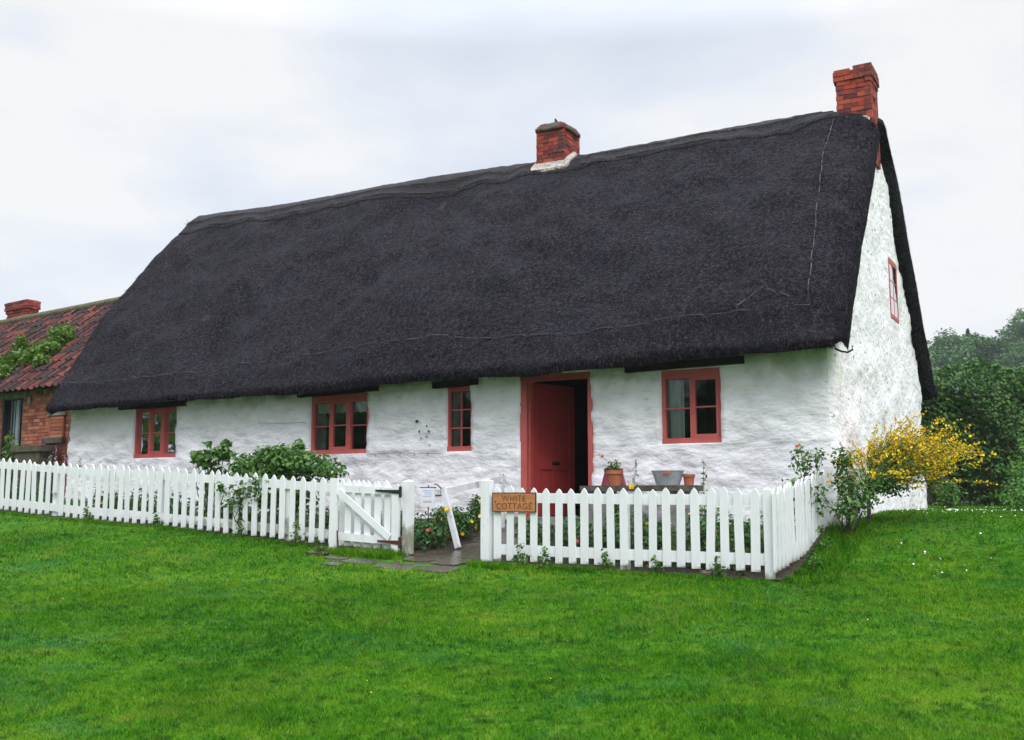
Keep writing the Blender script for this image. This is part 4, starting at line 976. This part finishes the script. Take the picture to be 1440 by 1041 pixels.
for k, (t, s) in enumerate([(8.2, -1.9), (9.6, -1.9), (10.3, -1.8), (11.0, -1.9), (13.2, -1.9), (14.2, -1.9), (6.2, -1.9)]):
    zz = gh(t, s); shrub('bedding_plant', ['low clump behind the fence under the fig-leaved shrub', 'leafy clump with yellow blooms behind the fence right of the first window', 'leafy clump with orange blooms behind the fence below the first window', 'leafy clump under the first window sill', 'leafy clump by the cottage left corner', 'leafy clump in front of the outbuilding', 'leafy clump at the right foot of the rose shrub'][k], 'plant',
          HE([(t, s, zz+.28, .42, .28, .26)]), 480, .036, 'bed', base=H(t, s, zz), stems=6, stemr=.004, flowers=(5, .03, 'yellow'), group='bedding plants in the front garden', shell=.3, stemmat='stem')
n = 9000; T = rng.uniform(.3, 15.3, n); Q = rng.uniform(-2.15, -.15, n); ok = ~((T > 3.6) & (T < 4.72)); T, Q = T[ok], Q[ok]
Z = g(T, Q)+.03+rng.random(len(T))*.22*(.6+.4*np.sin(T*3)*np.cos(Q*4)); v, f, r = leaves(HA(np.stack([T, Q, Z], -1)), .034)
tag(mesh_np('ground_cover', v, f, M['bed'], rnd=r), 'low mixed greenery covering the garden soil behind the fence', 'ground cover', kind='stuff')
# single yellow poppy blooms close to the path
for t, s, z, lab in [(4.60, -1.75, 1.42, 'yellow poppy bloom in front of the leaning handrail post'), (4.42, -1.2, 1.53, 'yellow poppy bloom highest by the path edge'), (4.36, -1.25, 1.50, 'yellow poppy bloom just below the highest by the path'), (4.36, -1.3, 1.33, 'yellow poppy bloom low by the path edge'), (2.02, -1.7, 1.70, 'lone yellow bloom showing above the right fence')]:
    root = thing('poppy', H(t, s, gh(t, s)), lab, 'flower'); mb = MB(); mb.tube([H(t+.03, s+.02, gh(t, s)), H(t, s, z)], .004, 5); mb.build('stem', M['stem'], root)
    mb = MB(); flower(mb, H(t, s, z), .042, -V+np.array([0, 0, .7]), 5); flower(mb, H(t, s, z+.006), .028, -V+np.array([.2, 0, .9]), 5); mb.build('bloom', M['yellow'], root)
# weeds at the foot of the fences
for k, (t, s, r) in enumerate([(3.12, -2.40, .13), (2.80, -2.38, .10), (2.05, -2.36, .10), (1.45, -2.38, .09), (.75, -2.36, .10), (7.6, -2.40, .12), (6.55, -2.40, .13), (9.3, -2.38, .10), (10.9, -2.36, .09), (5.9, -2.72, .08), (-.05, -1.6, .10), (.0, -.9, .12)]):
    lab = ['leafy weed at the foot of the right fence under the name board', 'small weed just right of the name board fence foot', 'weed at the foot of the right fence below the bench', 'weed at the foot of the right fence below the tub', 'weed growing by the brown stone', 'weed at the left fence foot below the rose shrub', 'tall weed at the left fence foot just left of the gate', 'weed at the left fence foot right of the first window', 'weed at the left fence foot below the first window', 'tiny weed at the free end of the gate', 'weed at the foot of the side fence', 'weed under the corner rose bush'][k]
    zz = gh(t, s); h = r*1.2
    shrub('weed', lab, 'weed', HE([(t, s, zz+h*.7, r, r*.5, h*.7), (t+.03, s, zz+h*1.6, r*.5, r*.35, h*.6)]), 90, .024, 'leaf', base=H(t, s, zz), stems=4, stemr=.003, group='weeds at the fence foot', shell=.1, stemmat='stem')

# yellow broom by the gable
def broom():
    base = H(-.30, .10, gh(-.3, .1)); root = thing('broom_bush', base, 'yellow-flowering broom bush on a thin trunk beside the gable wall', 'bush')
    fork = base+np.array([.0, -.02, .42]); tk = MB(); tk.tube([base-np.array([0, 0, .05]), base+np.array([.01, 0, .2]), fork], [.030, .025, .024], 8); tk.build('trunk', M['bark'], root)
    br_ = MB(); FP = []; LP = []
    tips = []
    for k in range(190):
        w = random.random()
        # tip targets: a fan leaning right and up
        el = random.triangular(.0, 1.08, .55); L = random.uniform(.70, 1.40)*(1 if el < .8 else .85)
        if random.random() < .10: az_ = random.uniform(.0, 1.)*math.pi*2; L *= .52; el *= .8
        else: az_ = math.atan2(.50, .88)+random.gauss(0, .42)-.2
        if el > .7: az_ += .15
        d = np.array([math.cos(az_)*math.cos(el), math.sin(az_)*math.cos(el), math.sin(el)])
        tip_ = fork+d*L
        if np.dot(tip_-C0, U) > -.04: tip_ = tip_-U*(np.dot(tip_-C0, U)+.06+.1*random.random())   # keeps clear of the gable wall
        tips.append((tip_, el))
    for _ in range(10): tips.append((H(-1.30-random.random()*.2, 1.45+random.random()*.25, 2.12+random.random()*.16), .2))
    for tip_, el in tips:
        mid = fork+(tip_-fork)*.5+np.array([rng.normal()*.04, rng.normal()*.04, .08]); pts = [fork+(rng.normal(size=3)*.02), mid, tip_]
        br_.tube(pts, [.007, .0045, .0015], 4)
        for side in range(5):
            q0 = .35+.6*random.random(); a = pts[0]+(pts[1]-pts[0])*q0*2 if q0 < .5 else pts[1]+(pts[2]-pts[1])*(q0-.5)*2
            dd = (tip_-fork); dd = dd/np.linalg.norm(dd)+rng.normal(size=3)*.28; dd /= np.linalg.norm(dd); ln = random.uniform(.15, .34)
            br_.tube([a, a+dd*ln], [.003, .001], 3)
            for _ in range(9):
                p = a+dd*ln*random.random()+rng.normal(size=3)*.010
                (FP if random.random() < .80 and q0 > .42 else LP).append(p)
        for _ in range(17):
            q = random.random(); a = pts[0]+(pts[1]-pts[0])*q*2 if q < .5 else pts[1]+(pts[2]-pts[1])*(q-.5)*2
            (FP if q > .45 and random.random() < .82 else LP).append(a+rng.normal(size=3)*.014)
    br_.build('branch', M['stem'], root)
    FP = np.array(FP); LP = np.array(LP)
    FP = FP[np.array([np.dot(p-C0, U) < -.03 or np.dot(p-C0, V) < -.03 for p in FP])]
    v, f, r = leaves(FP, .0168, asp=.85, up=.1); mesh_np('flower', v, f, M['yellow'], root, r)
    v, f, r = leaves(LP, .020, asp=.35); mesh_np('foliage', v, f, M['leaf'], root, r)
    # leafy lower left side
    P, d = blob_pts(HE([(-.42, .02, 1.72, .26, .2, .20), (-.35, -.35, 1.60, .2, .2, .16), (-.55, .30, 1.68, .3, .2, .12)]), 800, .2)
    v, f, r = leaves(P, .026, out=d); mesh_np('foliage', v, f, M['leaf'], root, r)
    for a, b in (((-.28, -.75, 1.22), (-.05, .05, .0)), ((-.25, -.55, 1.32), (-.02, 0, 0))):
        mb = MB(); mb.tube([fork, (fork+H(*a))/2+np.array([0, 0, .03]), H(*a)], [.014, .010, .006], 5); mb.build('branch', M['bark'], root)
broom()

# hedge behind, conifer at the right edge
def hedge():
    o = thing('hedge', (12.5, 23.2, 1.36), 'tall dark green clipped hedge behind the gable end', 'hedge')
    n = 38000; P = np.empty((n, 3)); D = np.zeros((n, 3)); q = rng.random(n)
    x = rng.uniform(6.2, 19.5, n); y0 = 22.2+.10*(x-9); top = 4.28+.10*np.sin(x*1.9)+.08*np.sin(x*4.3+1)+.05*np.sin(x*9)
    z = 1.36+(top-1.36)*rng.random(n)**.8
    bul = .30*np.sin(x*1.3+z*1.1)+.16*np.sin(x*3.7+1.7*z)*np.cos(z*2.9)+.08*np.sin(x*8)*np.sin(z*7)
    P[:, 0] = x; P[:, 1] = y0+.75*bul+np.abs(rng.normal(size=n))*.13; P[:, 2] = z; D[:, 1] = -1
    m_ = q < .30                                           # the top
    P[m_, 1] = y0[m_]+rng.random(m_.sum())*1.6; P[m_, 2] = top[m_]+rng.normal(size=m_.sum())*.07+.12*np.sin(P[m_, 1]*3+x[m_]*2); D[m_] = (0, 0, 1)
    v, f, r = leaves(P, .055, up=.35, out=D*.9); mesh_np('foliage', v, f, M['hedge'], o, r)
    # sprouting shoots along the top
    n = 900; X = rng.uniform(8, 19, n); tz = 4.32+.10*np.sin(X*1.9)+.08*np.sin(X*4.3+1); P = np.stack([X+rng.normal(size=n)*.02, 22.6+rng.random(n)*.8, tz+rng.random(n)**2*.35*(np.sin(X*7) > .1)], -1)
    v, f, r = leaves(P, .05, up=.1); mesh_np('shoot', v, f, M['leaf'], o, r)
    mb = MB(); mb.box((12.85, 23.45, 2.6), (6.4, .64, 0), (-.05, .5, 0), (0, 0, 1.35)); mb.build('core', M['bark'], o)
hedge()
c = np.array([8.86, 16.1, 1.15])
shrub('conifer_bush', 'rounded bright green conifer bush at the right edge of the lawn', 'bush', [(c[0], c[1], 1.95, .95, .9, .78), (c[0]-.15, c[1]-.1, 1.55, 1.05, .9, .45)], 6500, .035, 'conifer', base=c, stems=6, stemr=.02, shell=.72)
shrub('low_shrub', 'small leafy plant at the far foot of the gable wall', 'shrub', [(*H(-.35, 7.3, 1.62), .28, .28, .28)], 320, .04, 'leaf', stems=8, shell=.2)
# daisies in the right lawn
n = 4200; X = rng.uniform(4.2, 11.5, n); Y = rng.uniform(10.2, 17.5, n); ok = (np.sin(X*1.3+Y*.9)+np.sin(Y*2.1-X*.6)*.7+rng.normal(size=n)*.5 > .5); T, Q = hf(X, Y); ok &= T < -.25
X, Y = X[ok], Y[ok]; P = np.stack([X, Y, gxy(X, Y)+.045], -1); v, f, r = leaves(P, .011, up=.9, asp=.9)
tag(mesh_np('daisies', v, f, M['whitep'], rnd=r), 'white daisies scattered through the lawn right of the cottage', 'daisies', kind='stuff')
n = 60; X = rng.uniform(-6, 8, n); Y = rng.uniform(6, 14, n); T, Q = hf(X, Y); ok = (Q < -2.6) | (T < -.3); X, Y = X[ok], Y[ok]
v, f, r = leaves(np.stack([X, Y, gxy(X, Y)+.04], -1), .0065, up=.9, asp=.9)
tag(mesh_np('buttercups', v, f, M['yellow'], rnd=r), 'tiny yellow flowers dotted through the front lawn', 'buttercups', kind='stuff')

# ================================================================= BRICK OUTBUILDING
OA = math.radians(54); OW = np.array([-math.sin(OA), math.cos(OA), 0.]); ON = np.array([math.cos(OA), math.sin(OA), 0.])
O0 = H(14.9, .35, 0)
def O(x, d, z): return O0+OW*x+ON*d+np.array([0, 0, z])
ob = thing('outbuilding', O(3, 2.6, 1.4), 'red brick outbuilding with a pantiled roof left of the cottage', 'outbuilding')
def obox(mb, x0, x1, d0, d1, z0, z1, r=None): mb.box(O((x0+x1)/2, (d0+d1)/2, (z0+z1)/2), OW*(x1-x0)/2, ON*(d1-d0)/2, (0, 0, (z1-z0)/2), r)
mb = MB(); X0, X1 = -.02, 9.5
for (a, b, z0, z1) in [(X0, 2.16, 1.2, 3.84), (3.02, X1, 1.2, 3.84), (2.16, 3.02, 3.68, 3.84)]: obox(mb, a, b, .016, .30, z0, z1)
obox(mb, X0, X1, 5.0, 5.3, 1.2, 3.84)
for x in (X0, X1):
    vs = [O(x, .3, 1.2), O(x, 5.0, 1.2), O(x, 5.0, 3.84), O(x, 2.65, 6.1), O(x, .3, 3.84)]; vs += [p+OW*(.25 if x < 1 else -.25) for p in vs]
    mb.add(vs, [(0, 1, 2, 3, 4), (9, 8, 7, 6, 5)]+[(k, (k+1) % 5, 5+(k+1) % 5, 5+k) for k in range(5)])
wl = mb.build('wall', M['mortar'], ob)
bw = MB(); bl, bh, jo = .225, .066, .009; r_ = 0; z = 1.25
while z < 3.80:
    x = X0+(-.11 if r_ % 2 else 0); hdr = (r_ % 4 == 0)
    while x < 6.5:
        L = bl*(.5 if hdr else 1); a, b = x+jo/2, x+L-jo/2; x += L
        if z < 3.70 and b > 2.14 and a < 3.04:
            if a < 2.14: b = min(b, 2.15)
            elif b > 3.04: a = max(a, 3.03)
            else: continue
        if b-a < .03: continue
        inset = .05 if (.47 < (a+b)/2 < .98 and 2.80 < z < 3.20) else 0
        j = random.uniform(-.004, .004)
        obox(bw, a, b, -.0+j+inset*.2, .015, z, z+bh)
    z += bh+jo; r_ += 1
bw.build('brickwork', M['brickout'], wl)
mb = MB()
obox(mb, .40, 1.08, -.06, .02, 3.225, 3.285); mb.build('stone_lintel', M['stone'], ob)
mb = MB(); obox(mb, .40, 1.15, -.10, .02, 2.66, 2.77); mb.build('stone_sill', M['greenwood'], ob)
mb = MB(); obox(mb, .45, .50, -.04, .0, 2.77, 3.22); obox(mb, .95, 1.0, -.04, .0, 2.77, 3.22)
for k in range(6): obox(mb, .505, .945, -.032, -.002, 2.775+.075*k, 2.84+.075*k)
mb.build('blocked_opening', M['brickout'], ob)
mb = MB(); obox(mb, 1.98, 3.30, -.03, .02, 3.69, 3.80); mb.build('door_lintel', M['stone'], ob)
mb = MB(); mb.lathe(O(1.85, -.03, 3.60), [(0, -.09), (.06, -.07), (.08, 0), (.06, .07), (0, .09)], 14, ax=OW, ay=ON, sy=.3); mb.build('wall_plaque', M['stone'], ob)
mb = MB(); obox(mb, 1.37, 1.40, -.015, .0, 3.68, 3.84); mb.build('bracket', M['iron'], ob)
mb = MB(); obox(mb, 2.165, 2.22, .03, .12, 1.4, 3.68); obox(mb, 2.96, 3.015, .03, .12, 1.4, 3.68); mb.build('door_frame', M['iron'], ob)
mb = MB(); mb.box(O(2.72, .16, 2.53), OW*.24+ON*.04, ON*.02, (0, 0, 1.12)); 
dr = mb.build('door', M['greypaint'], ob)
mb = MB()
for k in range(4): mb.box(O(2.54+.12*k, .128+.0, 2.53), OW*.004, ON*.012, (0, 0, 1.10))
mb.build('board_joint', M['iron'], dr)
# pantile roof with real waves and stepped courses
def pantiles():
    E0, EZ0, RD, RZ = -.28, 3.80, 2.65, 6.27; tw = .235; ncol = int((X1-X0+.7)/tw); crs = 11; vs = []; fs = []; rr = []
    sl = np.array([RD-E0, RZ-EZ0]); LL = np.linalg.norm(sl); sl /= LL; nn = np.array([-sl[1], sl[0]])
    for c_ in range(ncol):
        x0 = X0-.02+c_*tw
        for k in range(crs):
            a, b = LL*k/crs-.04, LL*(k+1)/crs; rnd_ = random.random(); jz = random.gauss(0, .006); o = len(vs); n = 6
            for i in range(n+1):
                u_ = i/n; wv = .030*math.cos(u_*2*math.pi)+.012*math.cos(u_*4*math.pi+.7)
                for q, lift in ((a, .040+jz), (b, .012+jz)):
                    p = np.array([E0, EZ0])+sl*q+nn*(wv+lift); vs.append(O(x0+u_*tw*1.04, p[0], p[1]))
                p = np.array([E0, EZ0])+sl*a+nn*(wv+.040+jz-.022); vs.append(O(x0+u_*tw*1.04, p[0], p[1]))
            for i in range(n):
                p0 = o+i*3; fs += [(p0, p0+3, p0+4, p0+1), (p0, p0+2, p0+5, p0+3)]; rr += [rnd_, rnd_]
    # back slope plain
    vs += [O(X0, RD, RZ), O(X1+.5, RD, RZ), O(X1+.5, RD*2-E0, EZ0), O(X0, RD*2-E0, EZ0)]; m = len(vs); fs.append((m-4, m-3, m-2, m-1)); rr.append(.4)
    vs += [O(X0, RD, RZ-.03), O(X1+.5, RD, RZ-.03), O(X1+.5, E0+.06, EZ0-.02), O(X0, E0+.06, EZ0-.02)]; m = len(vs); fs.append((m-4, m-3, m-2, m-1)); rr.append(.1)
    o = mesh_np('roof', np.array(vs), fs, M['tile'], ob, np.array(rr))
    mb = MB(); x = X0-.02
    while x < X1+.5:
        L = .42; pr = []
        for q in (x, x+L-.012):
            for w in np.linspace(-.35, math.pi+.35, 9): pr.append(O(q, RD-.15*math.cos(w), RZ-.01+.12*math.sin(w)+random.gauss(0, .002)))
        mb.add(pr, [(k, k+1, 9+k+1, 9+k) for k in range(8)]); x += L
    mb.build('ridge_tile', M['moss'], o); return o
orf = pantiles()
oc, zt, obx = brick_stack(ob, 7.25, 8.25, 2.65, 2.98, 5.9, 6.83, capc=3, m='brick', frame=O, corb=.05)
# green weed growing on the pantiles
ivy = thing('roof_weed', O(2.9, .6, 4.6), 'bright green weeds growing over the pantiled outbuilding roof', 'weed')
def onr(x, q, h): return O(x, -.28+2.93*q-.04*0, 3.86+2.47*q+h)
ee = [(2.6, .45, .12, .36, .3, .32), (2.45, .33, .12, .3, .25, .26), (3.0, .55, .12, .28, .2, .22), (2.9, .3, .1, .3, .25, .25), (3.5, .25, .1, .36, .25, .32), (3.3, .15, .08, .3, .2, .2), (4.3, .45, .1, .2, .2, .34), (4.6, .3, .08, .25, .2, .2), (2.2, .22, .1, .22, .2, .18)]
P, d = blob_pts([(*onr(x, q, h), a, b, c_) for x, q, h, a, b, c_ in ee], 4200, .25); v, f, r = leaves(P, .055); mesh_np('foliage', v, f, M['ivy'], ivy, r)
mb = MB()
for x, q, h, a, b, c_ in ee: mb.tube([onr(x, q, -.05), onr(x, q, h+.1)], .008, 5)
mb.build('stem', M['stem'], ivy)
shrub('yard_shrub', 'small bright shrub beside the outbuilding doorway', 'shrub', [(*O(1.75, -.4, 2.55), .22, .2, .2), (*O(1.85, -.4, 2.78), .12, .1, .14), (*O(1.75, -.4, 2.2), .3, .25, .35)], 700, .04, 'ivy', base=O(1.75, -.4, 1.45), stems=6, shell=.2)
tr_ = thing('stone_trough', O(1.1, -.35, 1.4), 'dark mossy trough against the outbuilding wall', 'trough')
mb = MB(); obox(mb, .45, 1.60, -.50, -.12, 2.48, 2.60)
mb.build('rim', M['greenwood'], tr_); mb = MB(); obox(mb, .55, 1.5, -.46, -.16, 1.35, 2.48); mb.build('trough_body', M['greenwood'], tr_)

# ================================================================= WOODED HILL
def hill():
    xs = np.linspace(20, 330, 60); ys = np.linspace(80, 300, 40); X, Y = np.meshgrid(xs, ys)
    def sm(a, b, x): x = np.clip((x-a)/(b-a), 0, 1); return x*x*(3-2*x)
    Z = .9+sm(84, 165, Y)*sm(20, 62, X)*(17+6*sm(60, 120, X))+1.2*np.sin(X*.09)*np.sin(Y*.07)*sm(90, 130, Y)
    v = np.stack([X, Y, Z], -1).reshape(-1, 3); nx = len(xs); i = (np.arange(len(ys)-1)[:, None]*nx+np.arange(nx-1)[None]).ravel()
    tag(mesh_np('hill', v, np.stack([i, i+1, i+nx+1, i+nx], -1), M['wood1'], smooth=True), kind='structure')
    def hz(x, y): return float(.9+sm(84, 165, np.array(y))*sm(20, 62, np.array(x))*(17+6*sm(60, 120, np.array(x))))
    return hz
hz = hill()
def tree_proto(kind, h):
    root = thing('woodland_tree', (0, 0, 0), 'tree on the far wooded hill', 'tree', 'trees on the far hillside'); mb = MB()
    mb.tube([(0, 0, 0), (.1, 0, h*.4), (0, .1, h*.75)], [h*.025, h*.018, h*.006], 6)
    for k in range(6): w = k*1.1; mb.tube([(0, 0, h*(.3+.06*k)), (math.cos(w)*h*.2, math.sin(w)*h*.2, h*(.45+.06*k))], [h*.010, h*.004], 4)
    mb.build('trunk', M['bark'], root)
    if kind == 'fir':
        n = 1500; q = rng.random(n); z = h*(.12+.88*q); rr = (1-q)**.9*h*.20*(.6+.4*np.abs(np.sin(q*34)))*(.5+.5*rng.random(n)); w = rng.random(n)*6.283
        P = np.stack([rr*np.cos(w), rr*np.sin(w), z], -1); v, f, r = leaves(P, .26); m = 'wood2'
    else:
        es = [(rng.normal()*h*.13, rng.normal()*h*.13, h*(.45+.4*rng.random()), h*(.12+.1*rng.random()), h*(.12+.1*rng.random()), h*(.10+.07*rng.random())) for _ in range(11)]
        P, d = blob_pts(es, 4200, .6); v, f, r = leaves(P, .21, out=d); m = 'wood1'
    mesh_np('crown', v, f, M[m], root, r); return root
protos = [tree_proto('a', 10), tree_proto('b', 8.5), tree_proto('fir', 9), tree_proto('c', 12)]
# (bearing in world metres, tree kind, scale, what sets it apart)
tl_ = [(64.5, 148, 0, 1.12, 'rounded tree on the hill skyline just right of the thatch edge'), (67.0, 150, 1, 1.2, 'second crown from the thatch edge on the hill skyline'), (69.0, 151, 2, 1.1, 'dark pointed tree left of the skyline dip on the hill'), (71.2, 150, 1, 1.12, 'broad low crown in the middle of the hill skyline'),
       (74.6, 146, 3, 1.05, 'tallest big tree on the hill at the right edge'), (77.5, 148, 0, 1.3, 'tall crown beyond the right side of the tallest hill tree'), (65.5, 132, 1, .9, 'tree on the mid slope below the left skyline'), (62.0, 128, 2, .9, 'dark fir on the slope beside the thatch edge'),
       (59.0, 118, 0, .8, 'lower slope tree just above the hedge on the left'), (62.5, 120, 1, .9, 'lower slope tree above the hedge, second from the left'), (66.0, 128, 0, .85, 'tree in the middle of the slope'), (69.5, 135, 2, 1.0, 'dark fir in the middle of the slope'),
       (65.8, 122, 3, .62, 'small tree above the hedge middle'), (70.0, 130, 1, 1.0, 'pale green tree on the lower right slope'), (63.5, 140, 2, .85, 'narrow fir behind the left slope trees'), (71.5, 140, 0, .95, 'tree below the dip of the skyline')]
used = set()
for x, y, k, s_, lab in tl_:
    o = protos[k] if k not in used else copy_tree(protos[k]); used.add(k)
    o.location = (x, y, hz(x, y)-.3); o.rotation_euler = (0, 0, random.random()*6); o.scale = (s_, s_, s_); o['label'] = lab
n = 60000; X = rng.uniform(34, 150, n); Y = rng.uniform(100, 185, n)
cell = 4.2; cx_ = np.round(X/cell)*cell; cy_ = np.round(Y/cell)*cell; hsh = np.abs(np.sin(cx_*12.9898+cy_*78.233)*43758.5453) % 1
Z = .9+np.vectorize(lambda a, b: hz(a, b)-.9)(X, Y); dd = np.hypot(X-cx_, Y-cy_)/cell; Z = Z+(4.0+4.0*hsh)*np.sqrt(np.clip(1-(dd*1.5)**2, .02, 1))*(.55+.45*rng.random(n))
v, f, r = leaves(np.stack([X, Y, Z], -1), .30)
tag(mesh_np('woodland', v, f, M['wood1'], rnd=r), 'mass of woodland trees covering the far hillside', 'woodland', kind='stuff')

# line of trees left of the photographer (the panes mirror it)
n = 26000; Y = rng.uniform(-26, 26, n); X = -30+rng.normal(size=n)*1.2; Z = .3+(6.6+1.6*np.sin(Y*.7)+.8*np.sin(Y*2.1))*rng.random(n)**.8
v, f, r = leaves(np.stack([X, Y, Z], -1), .26)
tag(mesh_np('tree_belt', v, f, M['hedge'], rnd=r), 'belt of leafy trees standing outside the photo to the left', 'trees', kind='stuff')
# thin damp air
hb = bpy.data.meshes.new('haze'); b_ = bmesh.new(); bmesh.ops.create_cube(b_, size=1); b_.to_mesh(hb); b_.free()
ho = bpy.data.objects.new('haze', hb); COL.objects.link(ho); ho['kind'] = 'stuff'; ho.scale = (1840, 1700, 44); ho.location = (0, 780, 20.9)
hm = bpy.data.materials.new('haze'); hm.use_nodes = True; t_ = hm.node_tree; t_.nodes.remove(t_.nodes['Principled BSDF'])
pv = N(t_, 'ShaderNodeVolumePrincipled'); pv.inputs['Color'].default_value = (.86, .92, 1, 1); pv.inputs['Density'].default_value = .00045; pv.inputs['Anisotropy'].default_value = .2
t_.links.new(pv.outputs[0], t_.nodes['Material Output'].inputs['Volume']); hb.materials.append(hm)
